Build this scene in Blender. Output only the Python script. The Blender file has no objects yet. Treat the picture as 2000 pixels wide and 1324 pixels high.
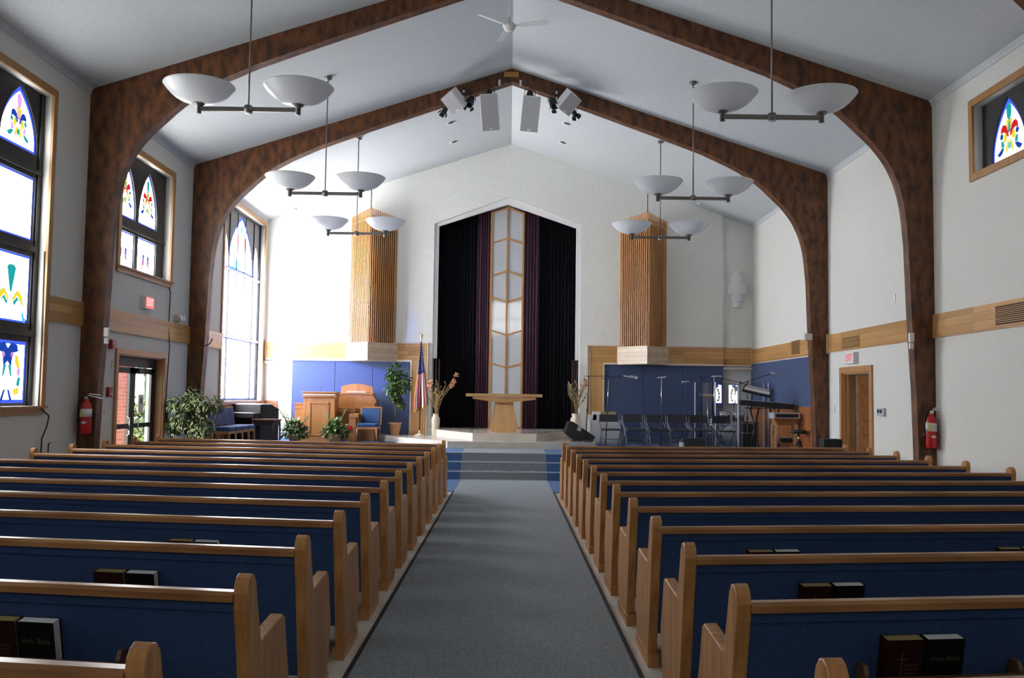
import bpy, bmesh, math, random
from mathutils import Vector, Matrix, Euler
random.seed(7)
PI = math.pi
S = bpy.context.scene
COL = S.collection

# ------------------------------------------------------------------ camera
cam_data = bpy.data.cameras.new('camera'); cam = bpy.data.objects.new('camera', cam_data); COL.objects.link(cam)
yaw, pitch, roll = .0032, .0619, .0138
fw = Vector((math.sin(yaw)*math.cos(pitch), math.cos(yaw)*math.cos(pitch), math.sin(pitch)))
rt = Vector((math.cos(yaw), -math.sin(yaw), 0)); up = rt.cross(fw)
r2 = rt*math.cos(roll)+up*math.sin(roll); u2 = up*math.cos(roll)-rt*math.sin(roll)
M = Matrix((r2, u2, -fw)).transposed().to_4x4(); M.translation = Vector((.0072, 0, 1.65))
cam.matrix_world = M
cam_data.sensor_width = 36; cam_data.lens = 1826.49/2000*36; cam_data.clip_start = .05; cam_data.clip_end = 300
S.camera = cam

# ------------------------------------------------------------------ light and view
S.view_settings.view_transform = 'Standard'; S.view_settings.look = 'None'
S.view_settings.gamma = 1; S.view_settings.use_curve_mapping = False
S.view_settings.exposure = 0.34
try:
    S.cycles.max_bounces = 8; S.cycles.diffuse_bounces = 7; S.cycles.glossy_bounces = 3
    S.cycles.transparent_max_bounces = 12; S.cycles.caustics_reflective = False; S.cycles.caustics_refractive = False
    S.cycles.sample_clamp_indirect = 6; S.cycles.use_denoising = True
except Exception: pass
W = bpy.data.worlds.new('sky'); S.world = W; W.use_nodes = True
W.node_tree.nodes['Background'].inputs[0].default_value = (.80, .90, 1, 1)
W.node_tree.nodes['Background'].inputs[1].default_value = 2.2
sd = bpy.data.lights.new('sun', 'SUN'); sd.energy = 20; sd.angle = math.radians(9); sd.color = (1, .95, .86)
so = bpy.data.objects.new('sun', sd); COL.objects.link(so); so.location = (-20, 0, 12)
_d = Vector((.72, .66, -.27)).normalized(); so.rotation_euler = _d.to_track_quat('-Z', 'Y').to_euler()

GLASS_NAVE, GLASS_FRONT, GLASS_RIGHT, GLASS_REAR, GLASS_NEAR = 11.0, 19.0, 2.2, 6.0, 2.5
GLASS_MID = 28.0

# ------------------------------------------------------------------ materials
def nt(name):
    m = bpy.data.materials.new(name); m.use_nodes = True
    return m, m.node_tree, m.node_tree.nodes['Principled BSDF']
def c4(c): return (c[0], c[1], c[2], 1)
def flat(name, col, rough=.6, metal=0, spec=.5, coat=0):
    m, t, p = nt(name)
    p.inputs['Base Color'].default_value = c4(col); p.inputs['Roughness'].default_value = rough
    p.inputs['Metallic'].default_value = metal; p.inputs['Specular IOR Level'].default_value = spec
    p.inputs['Coat Weight'].default_value = coat
    n = t.nodes.new('ShaderNodeTexNoise'); n.inputs['Scale'].default_value = 40
    r = t.nodes.new('ShaderNodeMapRange'); r.inputs[3].default_value = max(0, rough-.04); r.inputs[4].default_value = min(1, rough+.04)
    t.links.new(n.outputs[0], r.inputs[0]); t.links.new(r.outputs[0], p.inputs['Roughness'])
    return m
def mixed(name, a, b, scale=(10, 10, 10), rough=.5, nscale=1, detail=4, lo=.35, hi=.65, bump=0, metal=0, spec=.5):
    m, t, p = nt(name)
    tc = t.nodes.new('ShaderNodeTexCoord'); mp = t.nodes.new('ShaderNodeMapping'); mp.inputs['Scale'].default_value = scale
    n = t.nodes.new('ShaderNodeTexNoise'); n.inputs['Scale'].default_value = nscale; n.inputs['Detail'].default_value = detail
    r = t.nodes.new('ShaderNodeValToRGB'); r.color_ramp.elements[0].position = lo; r.color_ramp.elements[1].position = hi
    r.color_ramp.elements[0].color = c4(a); r.color_ramp.elements[1].color = c4(b)
    t.links.new(tc.outputs['Object'], mp.inputs[0]); t.links.new(mp.outputs[0], n.inputs[0]); t.links.new(n.outputs[0], r.inputs[0])
    t.links.new(r.outputs[0], p.inputs['Base Color']); p.inputs['Roughness'].default_value = rough
    p.inputs['Metallic'].default_value = metal; p.inputs['Specular IOR Level'].default_value = spec
    if bump:
        b_ = t.nodes.new('ShaderNodeBump'); b_.inputs['Strength'].default_value = bump; b_.inputs['Distance'].default_value = .01
        t.links.new(n.outputs[0], b_.inputs['Height']); t.links.new(b_.outputs[0], p.inputs['Normal'])
    return m
def wood(name, a, b, axis='z', rough=.4, f=14, planks=None, spec=.5):
    sc = {'x': (.7*f/14, f, f), 'y': (f, .7*f/14, f), 'z': (f, f, .7*f/14)}[axis]
    m = mixed(name, a, b, sc, rough, 1, 6, .3, .7, .05, spec=spec)
    if planks:   # (axis of the plank joints, plank width, second axis, plank length)
        t = m.node_tree; p = t.nodes['Principled BSDF']; ramp = [n for n in t.nodes if n.type == 'VALTORGB'][0]
        tc = t.nodes.new('ShaderNodeTexCoord'); br = t.nodes.new('ShaderNodeTexBrick')
        sx = t.nodes.new('ShaderNodeSeparateXYZ'); cx = t.nodes.new('ShaderNodeCombineXYZ')
        t.links.new(tc.outputs['Object'], sx.inputs[0])
        t.links.new(sx.outputs[{'x': 0, 'y': 1, 'z': 2}[planks[2]]], cx.inputs[0]); t.links.new(sx.outputs[{'x': 0, 'y': 1, 'z': 2}[planks[0]]], cx.inputs[1])
        t.links.new(cx.outputs[0], br.inputs[0])
        br.inputs['Scale'].default_value = 1; br.inputs['Brick Width'].default_value = planks[3]; br.inputs['Row Height'].default_value = planks[1]
        br.inputs['Mortar Size'].default_value = .0035; br.inputs['Mortar'].default_value = (.55, .5, .45, 1)
        br.inputs['Color1'].default_value = (.8, .78, .72, 1); br.inputs['Color2'].default_value = (1.12, 1.1, 1.08, 1)
        mx = t.nodes.new('ShaderNodeMix'); mx.data_type = 'RGBA'; mx.blend_type = 'MULTIPLY'; mx.inputs[0].default_value = 1
        t.links.new(ramp.outputs[0], mx.inputs[6]); t.links.new(br.outputs[0], mx.inputs[7]); t.links.new(mx.outputs[2], p.inputs['Base Color'])
    return m
def glow(name, col, strength, clear=0):
    m = bpy.data.materials.new(name); m.use_nodes = True; t = m.node_tree; t.nodes.clear()
    o = t.nodes.new('ShaderNodeOutputMaterial'); e = t.nodes.new('ShaderNodeEmission')
    n = t.nodes.new('ShaderNodeTexNoise'); n.inputs['Scale'].default_value = 6
    r = t.nodes.new('ShaderNodeMapRange'); r.inputs[3].default_value = strength*.85; r.inputs[4].default_value = strength*1.15
    t.links.new(n.outputs[0], r.inputs[0]); t.links.new(r.outputs[0], e.inputs[1]); e.inputs[0].default_value = c4(col)
    if clear:
        tr = t.nodes.new('ShaderNodeBsdfTransparent'); tr.inputs[0].default_value = (col[0]*clear, col[1]*clear, col[2]*clear, 1)
        ad = t.nodes.new('ShaderNodeAddShader'); t.links.new(e.outputs[0], ad.inputs[0]); t.links.new(tr.outputs[0], ad.inputs[1]); t.links.new(ad.outputs[0], o.inputs[0])
    else: t.links.new(e.outputs[0], o.inputs[0])
    return m
def clearglass(name, tint=(1, 1, 1), gloss=.1, rough=.0):
    m = bpy.data.materials.new(name); m.use_nodes = True; t = m.node_tree; t.nodes.clear()
    o = t.nodes.new('ShaderNodeOutputMaterial'); tr = t.nodes.new('ShaderNodeBsdfTransparent'); tr.inputs[0].default_value = c4(tint)
    g = t.nodes.new('ShaderNodeBsdfGlossy'); g.inputs['Roughness'].default_value = rough
    mx = t.nodes.new('ShaderNodeMixShader'); mx.inputs[0].default_value = gloss
    t.links.new(tr.outputs[0], mx.inputs[1]); t.links.new(g.outputs[0], mx.inputs[2]); t.links.new(mx.outputs[0], o.inputs[0])
    return m

M_wall = mixed('wall_paint', (.70, .70, .655), (.76, .76, .72), (30, 30, 30), .85, 1, 5, bump=.25)
M_ceil = mixed('ceiling_paint', (.59, .63, .65), (.64, .68, .70), (20, 20, 20), .9, 1, 5, bump=.15)
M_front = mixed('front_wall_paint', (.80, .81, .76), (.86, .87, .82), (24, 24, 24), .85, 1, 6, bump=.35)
M_tile = mixed('floor_tile', (.60, .57, .50), (.70, .67, .60), (3, 3, 3), .35, 1, 8)
M_arch = mixed('arch_wood', (.055, .018, .0055), (.19, .066, .017), (9, 9, 4), .55, 1, 9, .38, .66, .05)
M_archtrim = mixed('arch_soffit', (.10, .035, .012), (.17, .065, .022), (5, 5, 5), .5)
M_oakz = wood('oak_upright', (.40, .20, .075), (.56, .30, .125), 'z', .38)
M_railx = wood('oak_rail', (.24, .10, .030), (.44, .21, .075), 'x', .28)
M_endwood = wood('pew_end_oak', (.32, .125, .034), (.58, .285, .090), 'z', .32, 22)
M_rackwood = wood('rack_wood', (.10, .045, .02), (.17, .08, .035), 'x', .4)
M_bandy = wood('band_oak_side', (.50, .27, .09), (.62, .36, .14), 'y', .42, 10, ('z', .12, 'y', 1.7))
M_bandx = wood('band_oak_front', (.50, .27, .09), (.62, .36, .14), 'x', .42, 10, ('z', .10, 'x', 1.3))
M_bandz = wood('band_oak_leg', (.50, .27, .09), (.62, .36, .14), 'z', .42, 10)
M_trimoak = wood('window_trim_oak', (.36, .18, .065), (.48, .26, .10), 'z', .4)
M_pale = flat('pale_edge_trim', (.72, .62, .52), .5)
M_wains = wood('wainscot_wood', (.28, .09, .025), (.40, .145, .045), 'z', .35)
M_slat = wood('slat_cedar', (.50, .20, .055), (.68, .33, .11), 'z', .45)
M_slatback = flat('slat_backing', (.035, .012, .006), .9)
M_palebox = wood('pale_box_planks', (.62, .50, .36), (.74, .62, .48), 'x', .35, 8, ('z', .105, 'x', 3))
M_carpet = mixed('charcoal_carpet', (.105, .122, .138), (.41, .46, .50), (150, 150, 150), .95, 1, 2, .35, .7, .4)
M_carpetedge = flat('carpet_binding', (.012, .012, .014), .9)
M_blue = mixed('blue_carpet', (.045, .105, .24), (.075, .16, .33), (60, 60, 60), .95, 1, 3, .35, .65, .3)
M_pewblue = mixed('pew_fabric', (.017, .042, .115), (.034, .078, .195), (160, 160, 160), .9, 1, 2, .35, .65, .2)
M_seatblue = mixed('chair_fabric', (.018, .05, .14), (.035, .09, .22), (90, 90, 90), .9, 1, 2)
M_panelblue = mixed('acoustic_fabric', (.045, .068, .150), (.072, .105, .205), (70, 70, 70), .95, 1, 3)
M_marble = mixed('marble', (.58, .52, .45), (.72, .68, .61), (2.5, 2.5, 2.5), .12, 1, 8, .3, .7)
M_black = flat('black_metal', (.012, .012, .014), .4)
M_blackmat = flat('black_plastic', (.016, .017, .02), .6)
M_frameblack = flat('window_frame_black', (.012, .012, .013), .5)
M_frameboard = mixed('window_board', (.010, .010, .012), (.028, .028, .030), (6, 6, 6), .6)
M_greyboard = flat('grey_board', (.16, .16, .17), .7)
M_chrome = flat('chrome', (.7, .7, .72), .2, 1)
M_pewter = flat('brushed_pewter', (.22, .20, .185), .4, .7)
M_white = flat('white_plastic', (.84, .84, .84), .5)
M_whitegloss = flat('frosted_glass_bowl', (.93, .945, .955), .25)
_t = M_whitegloss.node_tree; _p = _t.nodes['Principled BSDF']; _tl = _t.nodes.new('ShaderNodeBsdfTranslucent'); _tl.inputs[0].default_value = (.97, .98, 1, 1); _mx = _t.nodes.new('ShaderNodeMixShader'); _mx.inputs[0].default_value = .45
_t.links.new(_p.outputs[0], _mx.inputs[1]); _t.links.new(_tl.outputs[0], _mx.inputs[2]); _t.links.new(_mx.outputs[0], _t.nodes['Material Output'].inputs[0])
M_grill = flat('grey_grille', (.52, .52, .54), .7)
M_velvet = mixed('black_velvet', (.004, .004, .006), (.008, .008, .011), (40, 40, 4), .95, spec=.1)
M_purple = mixed('plum_velvet', (.045, .013, .032), (.085, .028, .058), (40, 40, 3), .7)
M_lattice = wood('lattice_oak', (.42, .19, .06), (.52, .26, .09), 'z', .4)
M_milk, _t, _p = nt('milk_glass'); _p.inputs['Base Color'].default_value = (.52, .55, .58, 1); _p.inputs['Roughness'].default_value = .05; _p.inputs['Coat Weight'].default_value = .2; _p.inputs['Coat Roughness'].default_value = .02
_n = _t.nodes.new('ShaderNodeTexNoise'); _n.inputs['Scale'].default_value = 3; _b = _t.nodes.new('ShaderNodeBump'); _b.inputs['Strength'].default_value = .05; _b.inputs['Distance'].default_value = .02
_t.links.new(_n.outputs[0], _b.inputs['Height']); _t.links.new(_b.outputs[0], _p.inputs['Normal']); _t.links.new(_b.outputs[0], _p.inputs['Coat Normal'])
M_altar = wood('altar_maple', (.60, .34, .14), (.74, .46, .21), 'z', .4)
M_altarx = wood('altar_maple_top', (.60, .34, .14), (.74, .46, .21), 'x', .4)
M_pulpit = wood('pulpit_oak', (.34, .145, .045), (.46, .21, .075), 'z', .35, 10)
M_pulpitx = wood('pulpit_oak_cap', (.34, .145, .045), (.46, .21, .075), 'x', .35, 10)
M_ceramic = flat('cream_ceramic', (.66, .60, .47), .3)
M_leaf = mixed('leaf', (.035, .085, .018), (.13, .21, .05), (9, 9, 9), .45)
M_leafgrey = mixed('leaf_grey', (.03, .05, .02), (.15, .17, .08), (7, 7, 7), .5)
M_bark = flat('bark', (.16, .115, .075), .9)
M_basket = mixed('wicker', (.42, .19, .055), (.66, .34, .12), (60, 60, 60), .8)
M_terra = mixed('pot_clay', (.52, .27, .13), (.62, .34, .18), (6, 6, 6), .7)
M_soil = flat('soil', (.03, .02, .012), 1)
M_red = flat('extinguisher_red', (.52, .012, .012), .3)
M_redbox = flat('alarm_red', (.38, .02, .02), .4)
M_label = flat('paper_label', (.75, .74, .70), .6)
M_yellow = flat('yellow_label', (.7, .6, .08), .5)
M_darkred = flat('hymnal_cover', (.026, .004, .003), .7, 0, .15)
M_bible = flat('bible_cover', (.004, .0035, .004), .7, 0, .15)
M_gilt = flat('gilt_pages', (.40, .32, .14), .45)
M_pages = flat('white_pages', (.80, .80, .80), .6)
M_gold = flat('gold', (.62, .40, .10), .35, .6)
M_goldtext = flat('gold_lettering', (.10, .07, .035), .5)
M_flagred = flat('flag_red', (.42, .03, .04), .8)
M_flagwhite = flat('flag_white', (.80, .78, .76), .8)
M_flagblue = flat('flag_blue', (.03, .05, .17), .8)
M_vinyl = flat('dark_vinyl', (.030, .034, .050), .32)
M_tubegrey = flat('grey_tube', (.22, .23, .27), .3, .5)
M_door = wood('door_oak', (.36, .15, .045), (.50, .23, .08), 'z', .38)
M_doordark = wood('door_panel_oak', (.34, .13, .035), (.48, .21, .07), 'z', .38)
M_brass = flat('brass', (.55, .45, .22), .35, .9)
M_petal = flat('dried_petal', (.62, .32, .20), .8)
M_dry = flat('dried_stem', (.38, .27, .12), .9)
M_drygreen = flat('dried_leaf', (.22, .25, .12), .9)
M_darkrod = flat('dark_rod', (.035, .012, .010), .5)
M_brick, _t, _p = nt('brick')
_tc = _t.nodes.new('ShaderNodeTexCoord'); _sx = _t.nodes.new('ShaderNodeSeparateXYZ'); _cx = _t.nodes.new('ShaderNodeCombineXYZ'); _br = _t.nodes.new('ShaderNodeTexBrick')
_t.links.new(_tc.outputs['Object'], _sx.inputs[0]); _t.links.new(_sx.outputs[0], _cx.inputs[0]); _t.links.new(_sx.outputs[2], _cx.inputs[1]); _t.links.new(_cx.outputs[0], _br.inputs[0])
_br.inputs['Scale'].default_value = 1; _br.inputs['Brick Width'].default_value = .2; _br.inputs['Row Height'].default_value = .07; _br.inputs['Mortar Size'].default_value = .006
_br.inputs['Color1'].default_value = (.10, .024, .018, 1); _br.inputs['Color2'].default_value = (.14, .036, .025, 1); _br.inputs['Mortar'].default_value = (.13, .07, .055, 1)
_t.links.new(_br.outputs[0], _p.inputs['Base Color']); _p.inputs['Roughness'].default_value = .9
M_grass = mixed('lawn', (.06, .10, .02), (.14, .18, .05), (8, 8, 8), .95)
M_concrete = mixed('pavement', (.45, .43, .40), (.55, .53, .50), (4, 4, 4), .9)
M_acryl = clearglass('acrylic', (.93, .95, .97), .10)
M_acryledge = glow_edge = flat('acrylic_edge', (.62, .66, .80), .2)
M_doorglass = clearglass('door_glass', (.9, .92, .92), .05)
M_cymbal = flat('cymbal_bronze', (.45, .34, .18), .3, .9)
M_drum = flat('drum_shell', (.35, .33, .33), .25, .6)
M_cable = flat('cable', (.02, .02, .022), .5)
M_tancable = flat('tan_cable', (.45, .35, .22), .6)
M_case = flat('case_silver', (.55, .57, .6), .35, .3)
M_exitred = glow('exit_letters', (1, .06, .08), .75)
M_exitpink = glow('exit_face_lit', (1, .22, .20), .85)

def glassset(tag, s, clear=0):
    k = min(1.0, .12+.02*s)
    return {'white': glow(tag+'_white_glass', (1, 1, .985), s, clear), 'blue': glow(tag+'_blue_glass', (.06, .13, 1), .9, clear), 'cyan': glow(tag+'_cyan_glass', (.05, .62, 1), .8, clear),
            'red': glow(tag+'_red_glass', (.75, .02, .03), .75, clear), 'yellow': glow(tag+'_yellow_glass', (.85, .70, .04), .85, clear), 'teal': glow(tag+'_teal_glass', (.02, .42, .42), .75, clear),
            'navy': glow(tag+'_navy_glass', (.02, .08, .55), .6, clear), 'pink': glow(tag+'_pink_glass', (.80, .40, .85), .85, clear), 'orange': glow(tag+'_orange_glass', (.85, .28, .08), .8, clear)}
G_nave = glassset('nave', GLASS_NAVE); G_mid = glassset('mid', GLASS_MID); G_near = glassset('near', GLASS_NEAR); G_front = glassset('chancel', GLASS_FRONT, .62); G_right = glassset('right', GLASS_RIGHT); G_rear = glassset('rear', GLASS_REAR)

# ------------------------------------------------------------------ mesh helpers
class MB:
    def __init__(s): s.bm = bmesh.new(); s.mats = []; s.mi = 0
    def mat(s, m):
        if m not in s.mats: s.mats.append(m)
        s.mi = s.mats.index(m); return s
    def faces(s, vs, fs, smooth=False):
        V = [s.bm.verts.new(v) for v in vs]; out = []
        for f in fs:
            try:
                F = s.bm.faces.new([V[i] for i in f]); F.material_index = s.mi; F.smooth = smooth; out.append(F)
            except ValueError: pass
        return V
    def box(s, x0, x1, y0, y1, z0, z1, M=None):
        vs = [Vector(p) for p in ((x0,y0,z0),(x1,y0,z0),(x1,y1,z0),(x0,y1,z0),(x0,y0,z1),(x1,y0,z1),(x1,y1,z1),(x0,y1,z1))]
        if M: vs = [M @ v for v in vs]
        s.faces(vs, [(0,3,2,1),(4,5,6,7),(0,1,5,4),(1,2,6,5),(2,3,7,6),(3,0,4,7)]); return s
    def cbox(s, c, size, M=None):
        return s.box(c[0]-size[0]/2, c[0]+size[0]/2, c[1]-size[1]/2, c[1]+size[1]/2, c[2]-size[2]/2, c[2]+size[2]/2, M)
    def prism(s, pts, d, axis='y', o=0.0, M=None):
        """extrude a 2D outline. axis y: pts=(x,z); axis x: pts=(y,z); axis z: pts=(x,y); from o to o+d"""
        def mk(a, b, e):
            p = {'y': (a, e, b), 'x': (e, a, b), 'z': (a, b, e)}[axis]; p = Vector(p)
            return M @ p if M else p
        n = len(pts); vs = [mk(a, b, o) for a, b in pts]+[mk(a, b, o+d) for a, b in pts]
        s.faces(vs, [tuple(range(n)), tuple(range(2*n-1, n-1, -1))]+[(i, i+n, (i+1) % n+n, (i+1) % n) for i in range(n)]); return s
    def tube(s, pts, r, seg=8, smooth=True, cap=True):
        pts = [Vector(p) for p in pts]; rings = []; n = len(pts)
        rr = r if isinstance(r, (list, tuple)) else [r]*n
        prev = None
        for i, p in enumerate(pts):
            d = (pts[min(i+1, n-1)]-pts[max(i-1, 0)]).normalized()
            if prev is None: a = d.cross(Vector((0, 0, 1)) if abs(d.z) < .9 else Vector((1, 0, 0))).normalized()
            else: a = (prev-d*prev.dot(d)).normalized()
            prev = a; b = d.cross(a)
            rings.append([p+(a*math.cos(2*PI*k/seg)+b*math.sin(2*PI*k/seg))*rr[i] for k in range(seg)])
        vs = [v for R_ in rings for v in R_]; fs = []
        for i in range(n-1):
            for k in range(seg): fs.append((i*seg+k, i*seg+(k+1) % seg, (i+1)*seg+(k+1) % seg, (i+1)*seg+k))
        V = s.faces(vs, fs, smooth)
        if cap:
            for ring in (V[:seg][::-1], V[-seg:]):
                try: F = s.bm.faces.new(ring); F.material_index = s.mi
                except ValueError: pass
        return s
    def lathe(s, prof, c=(0, 0, 0), seg=24, smooth=True, M=None):
        vs = []; fs = []; n = len(prof)
        for k in range(seg):
            a = 2*PI*k/seg
            for r, z in prof:
                v = Vector((c[0]+r*math.cos(a), c[1]+r*math.sin(a), c[2]+z)); vs.append(M @ v if M else v)
        for k in range(seg):
            for i in range(n-1): fs.append((k*n+i, ((k+1) % seg)*n+i, ((k+1) % seg)*n+i+1, k*n+i+1))
        s.faces(vs, fs, smooth); return s
    def ball(s, c, r, seg=10, M=None, sq=(1, 1, 1)):
        prof = [(max(1e-4, r*math.sin(PI*i/seg)), -r*math.cos(PI*i/seg)) for i in range(seg+1)]
        T = Matrix.Translation(c) @ Matrix.Diagonal((sq[0], sq[1], sq[2], 1)); T = (M @ T) if M else T
        return s.lathe(prof, seg=seg, M=T)
    def leaf(s, base, d, n, L, w):
        d = d.normalized(); sd_ = d.cross(n)
        if sd_.length < 1e-3: sd_ = d.cross(Vector((1, 0, .3)))
        sd_.normalize(); nn = sd_.cross(d)
        s.faces([base, base+d*L*.45+sd_*w*.5+nn*.08*L, base+d*L-nn*.12*L, base+d*L*.45-sd_*w*.5+nn*.08*L, base+d*L*.5], [(0, 1, 4), (1, 2, 4), (2, 3, 4), (3, 0, 4)]); return s
    def out(s, name, m=None, parent=None, label=None, bevel=0):
        me = bpy.data.meshes.new(name); bmesh.ops.recalc_face_normals(s.bm, faces=s.bm.faces[:]) if True else None
        s.bm.to_mesh(me); s.bm.free()
        if s.mats: [me.materials.append(q) for q in s.mats]
        else: me.materials.append(m)
        o = bpy.data.objects.new(name, me); COL.objects.link(o)
        if parent: o.parent = parent
        if label: o['label'] = label
        if bevel:
            b = o.modifiers.new('bevel', 'BEVEL'); b.width = bevel; b.segments = 2; b.limit_method = 'ANGLE'; b.angle_limit = .7
        return o
def B(*a): return MB().box(*a)
def thing(name, label, cat, loc=(0, 0, 0), rz=0, group=None):
    o = bpy.data.objects.new(name, None); COL.objects.link(o); o.location = loc; o.rotation_euler = (0, 0, rz)
    o.empty_display_size = .1; o['label'] = label; o['category'] = cat
    if group: o['group'] = group
    return o
def tag(o, label, cat, group=None, kind=None):
    o['label'] = label; o['category'] = cat
    if group: o['group'] = group
    if kind: o['kind'] = kind
    return o
def struct(o, label=None, cat=None):
    o['kind'] = 'structure'
    if label: o['label'] = label
    if cat: o['category'] = cat
    return o
def copy_tree(o, parent=None):
    c = o.copy(); COL.objects.link(c); c.parent = parent
    for ch in list(o.children): copy_tree(ch, c)
    return c
def text(body, size, m, parent, name='lettering', M=None, ext=.001, align='CENTER'):
    cu = bpy.data.curves.new(name, 'FONT'); cu.body = body; cu.size = size; cu.extrude = ext; cu.align_x = align; cu.align_y = 'CENTER'; cu.resolution_u = 3
    cu.materials.append(m); o = bpy.data.objects.new(name, cu); COL.objects.link(o); o.parent = parent
    dg = bpy.context.evaluated_depsgraph_get(); me = bpy.data.meshes.new_from_object(o.evaluated_get(dg)); bpy.data.objects.remove(o)
    o = bpy.data.objects.new(name, me); COL.objects.link(o); o.parent = parent
    if M: o.matrix_local = M
    return o
def rotx(a): return Matrix.Rotation(a, 4, 'X')
def roty(a): return Matrix.Rotation(a, 4, 'Y')
def rotz(a): return Matrix.Rotation(a, 4, 'Z')
def tr(*v): return Matrix.Translation(v)

# ------------------------------------------------------------------ dimensions
HW, ZE, ZR, YF, YB = 6.4, 6.23, 8.32, 24.36, -6.0
SL = (ZR-ZE)/HW
PZ, D1Z, D2Z = .50, .65, .82          # platform, lower dais, upper dais
def ceil_z(x): return ZR-SL*abs(x)
TH = .3                                # wall thickness

def wall_with_holes(name, sx, holes, m, label):
    """side wall at x=sx*HW; holes = (y0,y1,z0,z1)"""
    mb = MB(); ys = sorted(set([YB, YF+1.2]+[v for h in holes for v in h[:2]])); 
    for a, b in zip(ys[:-1], ys[1:]):
        hs = sorted([h for h in holes if h[0] <= a+1e-6 and h[1] >= b-1e-6], key=lambda h: h[2])
        z = -.1
        for h in hs:
            if h[2] > z: mb.box(min(sx*HW, sx*(HW+TH)), max(sx*HW, sx*(HW+TH)), a, b, z, h[2])
            z = h[3]
        mb.box(min(sx*HW, sx*(HW+TH)), max(sx*HW, sx*(HW+TH)), a, b, z, ZE+.1)
    bmesh.ops.remove_doubles(mb.bm, verts=mb.bm.verts[:], dist=1e-5)
    return struct(mb.out(name, m), label, 'wall')

WIN_L = [(10.35, 12.82, 1.44, 5.74), (5.68, 8.15, 1.44, 5.74), (15.22, 17.48, 3.72, 5.70), (20.80, 24.20, 1.47, 6.02), (1.0, 3.5, 1.44, 5.74)]
DOOR_L = (15.32, 17.37, 0, 2.27); DOOR_R = (16.46, 18.16, 0, 2.19)
DOOR_R = (16.50, 17.85, 0, 2.19)
WIN_R = [(10.45, 12.70, 4.81, 5.75), (5.78, 8.05, 4.81, 5.75), (1.1, 3.4, 4.81, 5.75)]
wall_with_holes('wall_left', -1, WIN_L+[DOOR_L], M_wall, 'white plastered left wall with tall stained glass windows')
wall_with_holes('wall_right', 1, WIN_R+[DOOR_R], M_wall, 'white plastered right wall with high window and open door')
# floor, ceiling
struct(B(-HW-TH, HW+TH, YB, YF+1.2, -.1, 0).out('floor', M_tile), 'pale beige tile floor under the pews', 'floor')
mb = MB()
for s in (-1, 1):
    vs = [(s*(HW+TH), ceil_z(HW+TH)), (0, ZR), (0, ZR+.15), (s*(HW+TH), ceil_z(HW+TH)+.15)]
    mb.prism(vs, YF+1.2-YB, 'y', YB)
struct(mb.out('ceiling', M_ceil), 'pale grey-blue vaulted ceiling with central ridge', 'ceiling')
# rear wall with a glazed gable (behind the camera)
mb = MB().mat(M_wall); RW = (-1.3, 1.3, 5.3, 7.3)
mb.box(-HW-TH, RW[0], YB-TH, YB, -.1, ZE+.1).box(RW[1], HW+TH, YB-TH, YB, -.1, ZE+.1).box(RW[0], RW[1], YB-TH, YB, -.1, RW[2])
mb.prism([(-HW-TH, ZE+.1), (RW[0], ZE+.1), (RW[0], RW[3]), (RW[1], RW[3]), (RW[1], ZE+.1), (HW+TH, ZE+.1), (0, ZR+.2)], TH, 'y', YB-TH)
struct(mb.out('wall_rear', M_wall))
# front wall with gabled niche; the strip right of x=5.6 and left of x=-5.64 steps back
NX0, NX1, NZ, NA = -1.99, 1.86, 6.17, 6.90
mb = MB()
def gable_piece(x0, x1, z0, y0, th, f=lambda x: ceil_z(x)+.05):
    xs = [x0]+([0] if x0 < 0 < x1 else [])+[x1]
    mb.prism([(x0, z0), (x1, z0)]+[(x, f(x)) for x in reversed(xs)], th, 'y', y0)
gable_piece(-5.62, NX0, -.1, YF, .25); gable_piece(NX1, 5.60, -.1, YF, .25)
mb.prism([(NX0, NZ), (-.065, NA), (NX1, NZ), (NX1, ceil_z(NX1)+.05), (0, ZR+.05), (NX0, ceil_z(NX0)+.05)], .25, 'y', YF)
gable_piece(-HW-.1, -5.62, -.1, YF+.14, .25); gable_piece(5.60, HW+.1, -.1, YF+.14, .25)
struct(mb.out('wall_front', M_front), 'white front wall with gabled curtain niche', 'wall')
# niche lining
mb = MB(); ND = .8
mb.box(NX0-.1, NX0, YF+.25, YF+ND+.2, -.1, NZ+.1); mb.box(NX1, NX1+.1, YF+.25, YF+ND+.2, -.1, NZ+.1); mb.box(NX0-.1, NX1+.1, YF+ND+.1, YF+ND+.25, -.1, NA+.2)
mb.prism([(NX0-.1, NZ-.03), (-.065, NA), (NX1+.1, NZ-.03), (NX1+.1, NZ+.1), (-.065, NA+.12), (NX0-.1, NZ+.1)], ND, 'y', YF+.24)
struct(mb.out('wall_niche', M_front))
# inner frame of the niche (white stop), ends at z=2.63
mb = MB(); i0, i1 = -1.875, 1.745
FR = [(NX0, 2.63), (NX0, NZ), (-.065, NA), (NX1, NZ), (NX1, 2.63), (i1, 2.63), (i1, NZ-.05), (-.065, NA-.17), (i0, NZ-.05), (i0, 2.63)]
for a, b, c, d in ((0, 1, 8, 9), (1, 2, 7, 8), (2, 3, 6, 7), (3, 4, 5, 6)):
    mb.prism([FR[a], FR[b], FR[c], FR[d]], .10, 'y', YF+.07)
struct(mb.out('trim_1', M_white), 'white inner frame of the gabled niche', 'trim')

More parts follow.
